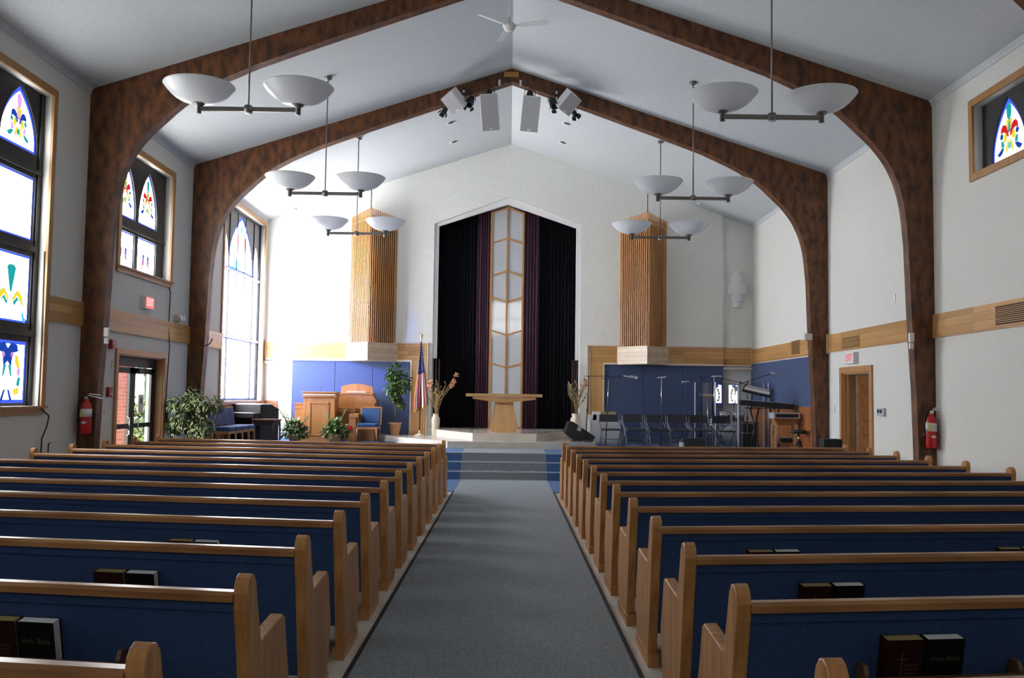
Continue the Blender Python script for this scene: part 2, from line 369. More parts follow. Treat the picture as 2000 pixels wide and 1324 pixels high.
# ---- crown mouldings
n_tr = [1]
def trim(mb, m, label=None):
    n_tr[0] += 1
    return struct(mb.out('trim_%d' % n_tr[0], m), label, 'trim')
for s, nm in ((-1, 'left'), (1, 'right')):
    mb = MB()
    for seg0, seg1 in ((YB, 13.98), (14.23, 18.65), (18.90, YF)):
        mb.prism([(s*HW, ZE-.075), (s*(HW-.012), ZE-.075), (s*(HW-.02), ZE-.035), (s*(HW-.016), ZE-.03), (s*(HW-.04), ZE+.002), (s*(HW-.05), ceil_z(HW-.05)), (s*HW, ZE)], seg1-seg0, 'y', seg0)
    trim(mb, M_ceil, 'thin moulding where the %s wall meets the ceiling' % nm)

# ---- arches
prof = [(6.13, 0), (6.135, .9), (6.11, 1.84), (6.06, 2.8), (6.02, 4.02), (5.97, 4.55), (5.88, 4.95), (5.73, 5.28), (5.53, 5.55), (5.31, 5.77), (5.03, 6.03), (4.75, 6.23), (4.45, 6.40), (3.9, 6.655), (2.9, 7.03), (1.67, 7.47), (0, 8.055)]
def smooth(P, k=4):
    out = []
    for i in range(len(P)-1):
        p0, p1, p2, p3 = P[max(i-1, 0)], P[i], P[i+1], P[min(i+2, len(P)-1)]
        for j in range(k):
            t = j/k; out.append(tuple(.5*(2*p1[c]+(p2[c]-p0[c])*t+(2*p0[c]-5*p1[c]+4*p2[c]-p3[c])*t*t+(3*p1[c]-p0[c]-3*p2[c]+p3[c])*t**3) for c in (0, 1)))
    return out+[P[-1]]
prof = prof[:4]+smooth(prof[4:13])+prof[13:]
def arch(y, th, label):
    a = thing('laminated_arch', label, 'arch', (0, y, 0), 0)
    n = len(prof)
    for s in (-1, 1):
        mb = MB()
        outer = []
        for x, z in prof:
            if x > 5.54: outer.append((HW, z*6.23/5.55))
            else:
                xx = x*HW/5.53; outer.append((xx, ceil_z(xx)))
        # outline polygon as strip quads
        oi = [(s*x, z) for x, z in prof]; oo = [(s*x, z) for x, z in outer]
        for i in range(n-1):
            if i+1 < n: mb.prism([oi[i], oi[i+1], oo[i+1], oo[i]], th, 'y', 0)
        bmesh.ops.remove_doubles(mb.bm, verts=mb.bm.verts[:], dist=1e-4)
        # drop inner partition faces
        seen = {}
        for f in mb.bm.faces: seen.setdefault(tuple(sorted(v.index for v in f.verts)), []).append(f)
        mb.bm.verts.index_update(); seen = {}
        for f in mb.bm.faces: seen.setdefault(tuple(sorted(v.index for v in f.verts)), []).append(f)
        bmesh.ops.delete(mb.bm, geom=[f for fs in seen.values() if len(fs) > 1 for f in fs], context='FACES_ONLY')
        mb.out('arch_leg', M_arch, a)
    return a
arch(13.98, .20, 'dark brown laminated wood arch nearest the camera, spanning the pews')
arch2 = arch(18.65, .25, 'dark brown laminated wood arch over the chancel steps, carrying loudspeakers')
arch(9.31, .20, 'dark brown laminated wood arch overhead, out of the top of the photo')

# ---- wood bands
ZB0, ZB1 = 2.62, 2.97
for s, y0, y1, lab in ((-1, 12.92, 13.98, 'short oak plank band between tall left window and near arch'), (-1, 14.18, 18.65, 'oak plank band on left wall above the glass door'), (-1, 18.90, 20.72, 'oak plank band on left wall behind the far arch'),
                       (1, YB, 13.98, 'oak plank band on right wall in front of near arch'), (1, 14.18, 18.65, 'oak plank band on right wall above the panelled door'), (1, 18.90, YF+.14, 'oak plank band on right wall above the blue panel')):
    trim(MB().box(min(s*HW, s*(HW-.035)), max(s*HW, s*(HW-.035)), y0, y1, ZB0, ZB1), M_bandy, lab)
trim(B(-HW, -HW+.035, 8.2, 10.25, ZB0, ZB1), M_bandy)
# end trim for the middle right band
trim(B(HW-.05, HW, 18.60, 18.65, ZB0-.02, ZB1+.02), M_pale)
# front wall bands (frame): header + leg, with pale edging
def front_frame(s, xin, xleg, xjog, xend, nm):
    lo, hi = (min, max)
    y0 = YF-.05
    mb = MB(); a, b = sorted((s*xin, s*xjog)); mb.box(a, b, y0, YF, 2.57, 3.0)
    a, b = sorted((s*xjog, s*xend)); mb.box(a, b, YF+.06, YF+.14, 2.57, 3.0)
    trim(mb, M_bandx, 'oak plank header band on the front wall, %s of the niche' % nm)
    mb = MB(); a, b = sorted((s*xin, s*xleg)); mb.box(a, b, y0-.002, YF, PZ, 2.57); trim(mb, M_bandz, 'upright oak band beside the niche on the %s' % nm)
    mb = MB(); e = .035
    a, b = sorted((s*(xin-.02), s*xjog)); mb.box(a, b, y0-.02, YF, 3.0, 3.0+e); 
    a, b = sorted((s*(xin-.02), s*(xin+.015))); mb.box(a, b, y0-.02, YF, PZ, 3.0)
    a, b = sorted((s*(xin+.045), s*(xin+.065))); mb.box(a, b, y0-.012, YF, PZ, 2.96)
    a, b = sorted((s*xleg, s*xjog)); mb.box(a, b, y0-.02, YF, 2.56-e, 2.575)
    a, b = sorted((s*xleg, s*(xleg-.03))); mb.box(a, b, y0-.02, YF, PZ, 2.56)
    a, b = sorted((s*xjog, s*xend)); mb.box(a, b, YF+.04, YF+.14, 3.0, 3.0+e); mb.box(a, b, YF+.04, YF+.14, 2.53, 2.57); mb.box(a, b, YF+.0, YF+.14, 2.44, 2.50)
    a, b = sorted((s*xend, s*(xend-.03))); mb.box(a, b, YF+.04, YF+.14, 2.53, 3.03)
    trim(mb, M_pale, 'pale edging around the front wall band, %s side' % nm)
front_frame(1, 2.06, 2.49, 5.60, 6.37, 'right')
front_frame(-1, 2.11, 2.54, 5.62, 6.37, 'left')
# blue acoustic panels
def panel(x0, x1, lab):
    tag(B(x0+.004, x1-.004, YF-.035, YF, PZ, 2.525).out('acoustic_panel', M_panelblue, bevel=.006), lab, 'wall panel', 'blue fabric panels on the front wall')
for (a, b), lab in zip(((-5.62, -4.50), (-4.50, -3.52), (-3.52, -2.57)), ('light-struck blue fabric panel at the far left behind the pulpit', 'blue fabric panel behind the organ console', 'blue fabric panel behind the potted ficus')): panel(a, b, lab)
for (a, b), lab in zip(((2.52, 3.52), (3.52, 4.52), (4.52, 5.60)), ('blue fabric panel next to the right-hand oak leg', 'blue fabric panel behind the middle microphone stand', 'blue fabric panel behind the left part of the drum shield')): panel(a, b, lab)
tag(B(HW-.04, HW, 18.92, YF+.12, 1.53, 2.59).out('acoustic_panel', M_panelblue), 'wide blue fabric panel on the right side wall behind the keyboards', 'wall panel')
struct(B(HW-.03, HW, 18.92, YF+.12, PZ, 1.52).out('baseboard_right', M_wains), 'reddish wood wainscot under the right side blue panel', 'wainscot')
mb = B(-HW, -HW+.03, 18.92, YF+.12, PZ, 1.42); mb.box(-HW, -HW+.06, 20.7, YF+.12, 1.40, 1.47)
struct(mb.out('baseboard_left', M_wains), 'reddish wood wainscot under the tall chancel window', 'wainscot')
struct(B(-HW+.03, -6.02, YF+.08, YF+.14, PZ, 1.47).out('baseboard_front', M_wains))

# ---- platform, steps, dais
mb = MB().mat(M_blue)
mb.box(-HW, -1.9, 18.2, YF+.3, 0, PZ).box(1.9, HW, 18.2, YF+.3, 0, PZ).box(-1.9, 1.9, 19.35, YF+.3, 0, PZ)
tag(mb.out('platform', M_blue), 'blue carpeted chancel platform at the front of the room', 'platform')
root = thing('chancel_steps', 'three carpeted steps with grey runner between blue sides', 'steps', (0, 18.66, 0))
for k in range(3):
    z0, z1 = k*PZ/3, (k+1)*PZ/3; y0 = k*.33
    mb = MB().mat(M_blue); mb.box(-1.9, -.93, y0, .69 if k < 2 else .69, z0, z1).box(.80, 1.9, y0, .69, z0, z1); mb.mat(M_carpet).box(-.93, .80, y0, .69, z0, z1)
    if k == 2: mb.box(-.93, .80, .69, 2.2, z1-.01, z1+.004)
    st = mb.out('step', M_carpet, root)
    B(-1.9, 1.9, y0-.012, y0+.02, z1-.012, z1+.004).out('nosing', M_case, st, 'pale nosing strip')
tag(B(-HW+.01, HW-.01, 16.3, 18.66, 0, .012).out('blue_floor_carpet', M_blue), 'blue carpet strip on the floor before the steps', 'carpet')
mb = MB().mat(M_carpet); mb.box(-.90, .80, -2, 18.65, 0, .018); mb.mat(M_carpetedge).box(-.93, -.90, -2, 16.3, 0, .02).box(.80, .83, -2, 16.3, 0, .02)
tag(mb.out('aisle_carpet', M_carpet), 'charcoal carpet runner down the centre aisle', 'carpet')
mb = MB().prism([(-1.33, 20.85), (1.30, 20.85), (2.0, 21.2), (2.0, 22.6), (2.0, YF-.06), (NX1, YF-.06), (NX1, YF+.70), (NX0, YF+.70), (NX0, YF-.06), (-3.35, YF-.06), (-3.35, 23.9), (-3.05, 23.6), (-2.6, 22.6)], D1Z-PZ, 'z', PZ)
tag(mb.out('marble_dais', M_marble), 'lower pale marble step of the altar dais', 'dais', 'marble altar dais')
mb = MB().prism([(-.79, 21.3), (.66, 21.3), (1.5, 23.2), (NX1, YF), (NX1, YF+.8), (NX0, YF+.8), (NX0, YF), (-1.75, 23.2)], D2Z-D1Z, 'z', D1Z)
tag(mb.out('marble_dais', M_marble), 'upper pale marble step carrying the altar table', 'dais', 'marble altar dais')

# ---- curtains and lattice panel
def curtain(x0, x1, m, folds, y, lab, amp=.04):
    mb = MB(); n = folds*8; vs = []; fs = []
    gz = lambda x: min(NA+.02-abs(x+.065)*.37, 7)
    for i in range(n+1):
        x = x0+(x1-x0)*i/n; yy = y-amp*(.5+.5*math.sin(2*PI*folds*i/n+.7*math.sin(i)))
        for th in (0, .012):
            vs.append((x, yy+th, D2Z+.012)); vs.append((x, yy+th, gz(x)))
    for i in range(n):
        a = i*4; b = a+4; fs += [(a, b, b+1, a+1), (a+2, a+3, b+3, b+2), (a+1, b+1, b+3, a+3), (a, a+2, b+2, b)]
    fs += [(0, 1, 3, 2), (n*4, n*4+2, n*4+3, n*4+1)]
    mb.faces(vs, fs, True)
    return tag(mb.out('curtain', m), lab, 'curtain', 'niche curtains')
YC = YF+.52
curtain(NX0+.01, -.80, M_velvet, 14, YC, 'black pleated curtain filling the left side of the niche')
curtain(.72, NX1-.01, M_velvet, 12, YC, 'black pleated curtain filling the right side of the niche')
curtain(-.86, -.52, M_purple, 5, YC-.08, 'plum velvet curtain left of the glazed lattice panel', .06)
curtain(.38, .79, M_purple, 5, YC-.08, 'plum velvet curtain right of the glazed lattice panel', .06)
lp = thing('lattice_panel', 'tall milk-glass panel in a chevron oak lattice behind the altar', 'panel', (-.07, YC-.13, D2Z))
pw, cz = .45, 0
def cz_(px_y): return px_y
topc, tops = 6.70-D2Z, 6.54-D2Z
nodes = [(topc, tops), (5.87-D2Z, 5.72-D2Z), (5.00-D2Z, 4.84-D2Z), (4.16-D2Z, 4.30-D2Z), (3.28-D2Z, 3.42-D2Z), (2.42-D2Z, 2.54-D2Z), (1.52-D2Z, 1.64-D2Z), (0.02, 0.02)]
mb = MB(); t = .022
for s in (-1, 1): mb.prism([(s*pw, 0), (s*pw, tops), (s*(pw-.05), tops+.02), (s*(pw-.05), 0)], .06, 'y', -.03)
mb.prism([(-.022, 0), (.022, 0), (.022, topc), (-.022, topc)], .06, 'y', -.031)
for c_, s_ in nodes:
    for s in (-1, 1): mb.prism([(0, c_-t), (0, c_+t), (s*pw, s_+t), (s*pw, s_-t)], .056, 'y', -.028)
mb.out('lattice_frame', M_lattice, lp)
for i in range(len(nodes)-1):
    for s in (-1, 1):
        a, b = nodes[i], nodes[i+1]
        MB().prism([(s*.02, a[0]), (s*(pw-.03), a[1]), (s*(pw-.03), b[1]), (s*.02, b[0])], .008, 'y', 0).out('pane', M_milk, lp)

# ---- slatted columns
def slat_column(xa, xc, lab, labbox):
    xb = (xa+xc)/2; root = thing('slatted_column', lab, 'wall grille', (xb, YF, 0), 0, 'slatted cedar columns flanking the niche')
    hw = (xc-xa)/2; pr = .76
    for s in (-1, 1):
        mb = MB(); back = MB(); N = 14; L = math.hypot(hw, pr); ang = math.atan2(pr, hw)
        for k in range(N):
            u = (k+.5)/N; x = s*hw*(1-u); y = -pr*u; top = 6.30+.12*u
            Mx = tr(x, y, 0) @ rotz(s*ang if s > 0 else -ang)
            Mx = tr(x, y, 0) @ rotz(math.atan2(-pr, -s*hw))
            mb.box(-.014, .014, -.008, .008, 2.98, top, Mx)
        for f in (.97,):
            z = 2.98+3.3*f
            mb.prism([(s*hw*.96, -.01), (s*.02, -pr*.95), (s*.02, -pr*.92), (s*hw*.90, -.01)], .05, 'z', min(z, 6.2))
        mb.out('slat_screen', M_slat, root)
    MB().prism([(-hw*.88, -.003), (0, -pr*.87), (hw*.88, -.003)], 3.15, 'z', 2.98).out('backing', M_slatback, root, 'dark backing behind the slats')
    MB().prism([(-hw-.06, -.04), (0, -pr-.05), (hw+.06, -.04), (hw+.06, 0), (-hw-.06, 0)], .46, 'z', 2.53).out('base_box', M_palebox, root, labbox)
    MB().tube([(0, -pr+.02, 6.40), (0, -pr+.02, ceil_z(xb)-.0)], .012, 6).out('hanging_rod', M_darkrod, root)
    return root
slat_column(-4.17, -2.94, 'vertical cedar slat column left of the niche above the organ', 'plank box at the foot of the slats')
slat_column(2.88, 4.12, 'vertical cedar slat column right of the niche above the chairs', 'pale plank box at the foot of the slats')

# ------------------------------------------------------------------ stained glass windows
def arch_outline(w, z0, z1, n=10, inset=0.0):
    """pointed arch outline in (u,z), u from -w/2..w/2"""
    h = w/2-inset; zs = z1-(z1-z0)*.86; pts = [(-h, z0+inset), (h, z0+inset)]
    zt = z1-inset*1.9
    R_ = [(h*(1-(i/n)**1.9)**.9 if i < n else 0.0, zs+(zt-zs)*i/n) for i in range(n+1)]
    pts += R_; pts += [(-x, z) for x, z in reversed(R_[:-1])]
    return pts
def rect_outline(w, z0, z1, inset=0.0):
    h = w/2-inset; return [(-h, z0+inset), (h, z0+inset), (h, z1-inset), (-h, z1-inset)]
def ell(cx, cz, rx, rz, rot=0, n=12):
    return [(cx+rx*math.cos(a)*math.cos(rot)-rz*math.sin(a)*math.sin(rot), cz+rx*math.cos(a)*math.sin(rot)+rz*math.sin(a)*math.cos(rot)) for a in [2*PI*i/n for i in range(n)]]
def fleur(cz, k, ca='red', cb='navy', cc='yellow', cd='teal', ce='cyan'):
    """list of (material key, outline) for the fleur-de-lis motif around height cz, scale k"""
    L = []
    P = lambda pts: [(x*k, cz+z*k) for x, z in pts]
    L += [(cd, P([(0, .95), (.14, .8), (.10, .55), (0, .42), (-.10, .55), (-.14, .8)])), (cc, P([(-.16, .48), (-.02, .5), (-.03, .3), (-.1, .18)])), (cc, P([(.16, .48), (.02, .5), (.03, .3), (.1, .18)])), (cd, P(ell(0, .28, .06, .17)))]
    for s in (-1, 1):
        L += [(ca, P([(s*x, z) for x, z in ((.02, .02), (.05, .22), (.18, .38), (.32, .40), (.42, .30), (.42, .16), (.32, .20), (.22, .18), (.12, .05))])),
              (cb, P(ell(s*.38, .10, .085, .08))), (cc, P(ell(s*.20, .04, .09, .14, s*.3))), (cc, P([(s*x, z) for x, z in ((.02, -.05), (.12, -.08), (.20, -.28), (.12, -.42), (.05, -.2))])),
              (cd, P([(s*x, z) for x, z in ((.30, -.02), (.42, -.02), (.40, -.22), (.24, -.18))])), (cb, P([(s*x, z) for x, z in ((.40, -.22), (.62, -.34), (.5, -.42), (.36, -.36), (.24, -.2))]))]
    L += [(ce, P([(-.05, -.12), (.05, -.12), (.07, -.3), (-.07, -.3)]))]
    return L
def foot_motif(cz, k, kind=0):
    P = lambda pts: [(x*k, cz+z*k) for x, z in pts]; L = []
    if kind == 0:     # pairs of looped figures at the foot
        for s in (-1, 1):
            L += [('navy', P(ell(s*.2, .25, .11, .2))), ('pink', P(ell(s*.2, .22, .075, .14))), ('orange', P([(s*x, z) for x, z in ((.22, .1), (.3, .12), (.42, -.18), (.3, -.12))])), ('red', P(ell(s*.22, .12, .05, .09)))]
    elif kind == 1:   # teal flower on stem with yellow arms
        L += [('teal', P([(-.03, .15), (.03, .15), (.14, .55), (.08, .6), (-.08, .6), (-.14, .55)]))]
        for s in (-1, 1):
            L += [('yellow', P([(s*x, z) for x, z in ((.05, .05), (.2, .2), (.36, .12), (.42, -.1), (.33, -.02), (.2, .1), (.07, -.03))])), ('teal', P([(s*x, z) for x, z in ((.08, -.02), (.2, .09), (.32, -.03), (.22, .02), (.12, -.08))])), ('navy', P([(s*x, z) for x, z in ((.45, -.25), (.6, -.3), (.55, -.4))])), ('cyan', P([(s*x, z) for x, z in ((.34, -.12), (.44, -.2), (.5, -.36), (.4, -.3))]))]
    else:             # large blue symmetrical figure
        for s in (-1, 1):
            L += [('navy', P([(s*x, z) for x, z in ((0, .5), (.12, .62), (.38, .58), (.42, .44), (.2, .4), (.16, .1), (0, .22))])), ('pink', P(ell(s*.17, .36, .07, .06))), ('yellow', P([(s*x, z) for x, z in ((.28, .36), (.42, .36), (.52, .05), (.40, .08), (.3, .2))])),
                  ('teal', P([(s*x, z) for x, z in ((.02, .18), (.16, .12), (.2, -.15), (.1, -.05))])), ('pink', P(ell(s*.46, .0, .08, .09))), ('teal', P([(s*x, z) for x, z in ((.44, -.1), (.56, -.12), (.5, -.32), (.38, -.28))])), ('yellow', P([(s*x, z) for x, z in ((.25, -.38), (.5, -.32), (.5, -.46), (.3, -.5))])), ('navy', P([(s*x, z) for x, z in ((.03, -.36), (.12, -.38), (.24, -.6), (.14, -.62))]))]
    return L
def pane(parent, x, sgn, yc, outline, inner, motifs, G, name='stained_pane', border='blue', extra=None):
    """stained glass light in a side wall; outline in (u,z) with u along y. sgn = +1 when the room lies at +x"""
    mb = MB(); lay = .004*sgn
    def add(k, pts, lv):
        mb.mat(G[k]); o = x+lay*lv
        mb.faces([(o, yc+u, z) for u, z in pts], [tuple(range(len(pts)))])
    if border: add(border, outline, 0); add('white', inner, 1)
    else: add('white', outline, 1)
    for k, pts in motifs: add(k, pts, 2)
    if extra:
        for k, pts in extra: add(k, pts, 3)
    return mb.out(name, None, parent)
def board_with_holes(x0, x1, y0, y1, z0, z1, holes, m, parent, name):
    """flat board in a side wall pierced by outlines (each a (u,z) polygon relative to centre yc)"""
    bm = bmesh.new(); me = bpy.data.meshes.new(name)
    cu = bpy.data.curves.new(name, 'CURVE'); cu.dimensions = '2D'; cu.fill_mode = 'BOTH'; cu.extrude = (x1-x0)/2
    def spl(pts):
        sp = cu.splines.new('POLY'); sp.points.add(len(pts)-1); sp.use_cyclic_u = True
        for p_, q in zip(sp.points, pts): p_.co = (q[0], q[1], 0, 1)
    spl([(y0, z0), (y1, z0), (y1, z1), (y0, z1)])
    for h in holes: spl(h)
    cu.materials.append(m)
    o = bpy.data.objects.new(name, cu); COL.objects.link(o)
    dg = bpy.context.evaluated_depsgraph_get(); me = bpy.data.meshes.new_from_object(o.evaluated_get(dg)); bpy.data.objects.remove(o)
    # (u,z,w) -> (w,u,z)
    me.transform(Matrix(((0, 0, 1, (x0+x1)/2), (1, 0, 0, 0), (0, 1, 0, 0), (0, 0, 0, 1))))
    o2 = bpy.data.objects.new(name, me); COL.objects.link(o2); o2.parent = parent; return o2
def casing(parent, s, y0, y1, z0, z1, w=.11, sill=True):
    """oak casing around an opening on the room side"""
    xa, xb = s*HW, s*(HW-.035); a, b = min(xa, xb), max(xa, xb); mb = MB()
    mb.box(a, b, y0-w, y0, z0-w, z1+w).box(a, b, y1, y1+w, z0-w, z1+w).box(a, b, y0, y1, z1, z1+w).box(a, b, y0, y1, z0-w, z0)
    if sill:
        xc = s*(HW-.07); mb.box(min(xa, xc), max(xa, xc), y0-w-.02, y1+w+.02, z0-.03, z0)
    mb.out('window_casing', M_trimoak, parent)
XG = HW+.14
wn = [0]
def new_window(label):
    wn[0] += 1
    o = bpy.data.objects.new('window_%d' % wn[0], None); COL.objects.link(o); o['kind'] = 'structure'; o['label'] = label; o['category'] = 'window'; return o
def left_tall(yoff, label, seen=True):
    w = new_window(label); y0, y1, z0, z1 = 10.35+yoff, 12.82+yoff, 1.44, 5.74
    casing(w, -1, y0, y1, z0, z1)
    holes = []; specs = []
    for yc in (12.22+yoff, 10.98+yoff):
        specs.append((yc, arch_outline(.93, 4.86, 5.70), arch_outline(.93, 4.86, 5.70, inset=.045), fleur(5.16, .46, 'navy', 'teal', 'yellow', 'pink', 'teal'), 'blue'))
        specs.append((yc, rect_outline(.93, 3.68, 4.54), rect_outline(.93, 3.68, 4.54, .03), [], 'blue'))
        specs.append((yc, rect_outline(.93, 2.55, 3.46), rect_outline(.93, 2.55, 3.46, .03), foot_motif(2.82, .80, 1), 'blue'))
        specs.append((yc, rect_outline(.93, 1.48, 2.30), rect_outline(.93, 1.48, 2.30, .045), foot_motif(1.89, .62, 2), 'blue'))
    for yc, o, i, m, bd in specs:
        holes.append([(yc+u, z) for u, z in o]); ex = None
        if not seen: m = []
        pane(w, -XG, 1, yc, o, i, m, G_nave if seen else G_near, border=bd)
    board_with_holes(-XG-.03, -XG+.03, y0, y1, z0, z1, holes, M_frameboard, w, 'window_frame')
    mb = MB()
    for z in (3.57, 2.42): mb.box(-XG+.03, -XG+.055, y0, y1, z-.04, z+.04)
    mb.box(-XG+.03, -XG+.06, y0, y1, 4.60, 4.66).box(-XG+.03, -XG+.05, y1-.10, y1, z0, z1)
    mb.out('glazing_bar', M_frameblack, w)
    return w
left_tall(0, 'tall four-tier stained glass window at the left edge of the photo')
left_tall(-4.67, 'tall stained glass window on the left wall beside the camera', False)
left_tall(-9.34, 'tall stained glass window on the left wall behind the camera', False)
# window over the glass door
w = new_window('two-light stained glass window above the glass door'); y0, y1, z0, z1 = WIN_L[2]; casing(w, -1, y0, y1, z0, z1)
holes = []
for yc, wd in ((16.68, .84), (15.70, .84)):
    o, i = arch_outline(wd, 4.60, 5.58), arch_outline(wd, 4.60, 5.58, inset=.035); holes.append([(yc+u, z) for u, z in o])
    pane(w, -XG, 1, yc, o, i, fleur(5.0, .50), G_mid)
    o, i = rect_outline(wd, 3.76, 4.36), rect_outline(wd, 3.76, 4.36, .025); holes.append([(yc+u, z) for u, z in o])
    pane(w, -XG, 1, yc, o, i, foot_motif(3.87, .52, 0), G_mid)
board_with_holes(-XG-.03, -XG+.03, y0, y1, z0, z1, holes, M_frameboard, w, 'window_frame')
B(-XG+.03, -XG+.055, y0, y1, 4.41, 4.45).out('glazing_bar', M_frameblack, w)
# chancel window
w = new_window('floor-to-ceiling chancel window flooding the front wall with light'); y0, y1, z0, z1 = WIN_L[3]; casing(w, -1, y0, y1, z0, z1, .09)
mull = [20.86, 21.58, 23.62, 24.14]
mb = MB()
for y in mull: mb.box(-XG-.03, -XG+.04, y-.018, y+.018, z0, z1)
for y in (22.22, 22.90): mb.box(-XG-.03, -XG+.03, y-.015, y+.015, 4.2, z1)
mb.box(-XG-.03, -XG+.05, y0, y0+.05, z0, z1).box(-XG-.03, -XG+.05, y1-.06, y1, z0, z1).box(-XG-.03, -XG+.05, y0, y1, z0, z0+.03).box(-XG-.03, -XG+.05, y0, y1, z1-.05, z1)
mb.out('mullion', M_frameblack, w)
mb = MB()
for z in (4.53, 2.97): mb.box(-XG-.02, -XG+.06, y0, y1, z-.03, z+.03)
mb.out('transom_bar', M_case, w)
hs = []
def cpane(yc, wd, z0_, z1_, mot, arched, inset=.03, border='blue'):
    o = arch_outline(wd, z0_, z1_, inset=0) if arched else rect_outline(wd, z0_, z1_); i = arch_outline(wd, z0_, z1_, inset=inset) if arched else rect_outline(wd, z0_, z1_, inset)
    hs.append([(yc+u, z) for u, z in o]); pane(w, -XG, 1, yc, o, i, mot, G_front, border=border)
cpane(21.23, .66, 4.57, 5.50, fleur(5.1, .22, 'pink', 'pink', 'yellow'), True, .02)
cpane(23.88, .46, 4.57, 5.42, [('yellow', ell(0, 5.2, .02, .03))], True, .02)
mot = [('teal', [(0, 5.85), (.10, 5.62), (0, 5.45), (-.10, 5.62)]), ('yellow', [(-.12, 5.45), (.12, 5.45), (0, 5.3)])]
for s in (-1, 1): mot += [('red', ell(s*.30, 5.32, .09, .17)), ('navy', [(s*.24, 5.16), (s*.36, 5.16), (s*.30, 5.0)]), ('orange', [(s*.05, 4.95), (s*.10, 4.97), (s*.28, 4.72), (s*.22, 4.72)])]
mot += [('cyan', [(-.8, 4.6), (-.35, 4.6), (-.4, 4.85)])]
cpane(22.60, 2.0, 4.57, 5.95, mot, True, .05)
for yc, wd in ((21.23, .66), (22.60, 2.0), (23.88, .46)):
    cpane(yc, wd, 3.01, 4.49, [], False, .004)
    cpane(yc, wd, 1.51, 2.93, foot_motif(1.75, .35, 0) if wd < 1 else [], False, .02)
board_with_holes(-XG-.02, -XG+.015, y0, y1, z0, z1, hs, M_greyboard, w, 'window_frame')
# right high windows
def right_high(yoff, label):
    w = new_window(label); y0, y1, z0, z1 = 10.45+yoff, 12.70+yoff, 4.81, 5.75; casing(w, 1, y0, y1, z0, z1, .10, False); holes = []
    for yc in (12.05+yoff, 11.05+yoff):
        o, i = arch_outline(.84, 4.83, 5.68), arch_outline(.84, 4.83, 5.68, inset=.04); holes.append([(yc+u, z) for u, z in o])
        pane(w, XG, -1, yc, o, i, fleur(5.14, .50)+[('yellow', [(q-.012, 4.93), (q, 4.91), (q+.012, 4.93), (q, 4.96)]) for q in (-.26, -.09, .09, .26)], G_right)
    board_with_holes(XG-.03, XG+.03, y0, y1, z0, z1, holes, M_frameboard, w, 'window_frame')
right_high(0, 'high pointed stained glass window at the upper right edge')
right_high(-4.67, 'high stained glass window on the right wall beside the camera'); right_high(-9.34, 'high stained glass window on the right wall behind the camera')
# rear gable window
w = new_window('broad glazed gable window behind the camera'); mb = MB().mat(G_rear['white']); mb.faces([(RW[0], YB-.1, RW[2]), (RW[1], YB-.1, RW[2]), (RW[1], YB-.1, RW[3]), (RW[0], YB-.1, RW[3])], [(0, 1, 2, 3)]); mb.out('pane', None, w)
mb = MB()
for x in (-1.3, 0, 1.3): mb.box(x-.04, x+.04, YB-.12, YB-.02, RW[2], RW[3])
for z in (5.3, 6.3, 7.3): mb.box(-1.3, 1.3, YB-.12, YB-.02, z-.04, z+.04)
mb.out('window_frame', M_frameblack, w)

# ------------------------------------------------------------------ doors
d = bpy.data.objects.new('door_1', None); COL.objects.link(d); struct(d, 'black framed glass double door to the garden on the left wall', 'door')
y0, y1, _, z1 = DOOR_L; XD = -(HW+.15)
mb = MB(); xa, xb = -HW, -(HW-.035)
mb.box(xa, xb, y0-.09, y0, 0, z1+.09).box(xa, xb, y1, y1+.09, 0, z1+.09).box(xa, xb, y0, y1, z1, z1+.09)
mb.box(-HW-.2, -HW, y0, y0+.02, 0, z1).box(-HW-.2, -HW, y1-.02, y1, 0, z1).box(-HW-.2, -HW, y0, y1, z1-.02, z1)
mb.out('door_casing', M_oakz, d)
mb = MB(); mb.box(XD-.03, XD+.03, y0+.02, y1-.02, 2.08, z1-.02)
for y in (y0+.02, y1-.10): mb.box(XD-.03, XD+.03, y, y+.08, 0, 2.1)
mb.out('door_frame', M_frameblack, d)
for a, b, hn in ((y0+.10, 16.30, 16.12), (16.32, y1-.10, 16.50)):
    lf = MB(); t_ = .11
    lf.box(XD-.02, XD+.02, a, a+t_, .03, 2.07).box(XD-.02, XD+.02, b-t_, b, .03, 2.07).box(XD-.02, XD+.02, a, b, 1.97, 2.07).box(XD-.02, XD+.02, a, b, .03, .25).box(XD-.02, XD+.025, a, b, 1.02, 1.10)
    lf = lf.out('door_leaf', M_frameblack, d)
    B(XD-.004, XD+.004, a+t_, b-t_, .25, 1.97).out('pane', M_doorglass, lf)
    MB().tube([(XD+.02, hn, .9), (XD+.07, hn, .92), (XD+.07, hn, 1.2), (XD+.02, hn, 1.22)], .009, 6).out('handle', M_chrome, lf)
    B(XD+.02, XD+.09, a+.1, a+.42, 1.99, 2.06).out('door_closer', M_blackmat, lf)
lb = B(XD+.005, XD+.008, 16.62, 16.86, 1.28, 1.60).out('paper_notice', M_label, d, 'white paper notice on the glass'); 
MB().tube([(XD+.011, 16.74, 1.44), (XD+.011, 16.74, 1.54)], .012, 6).out('notice_mark', M_blackmat, lb)

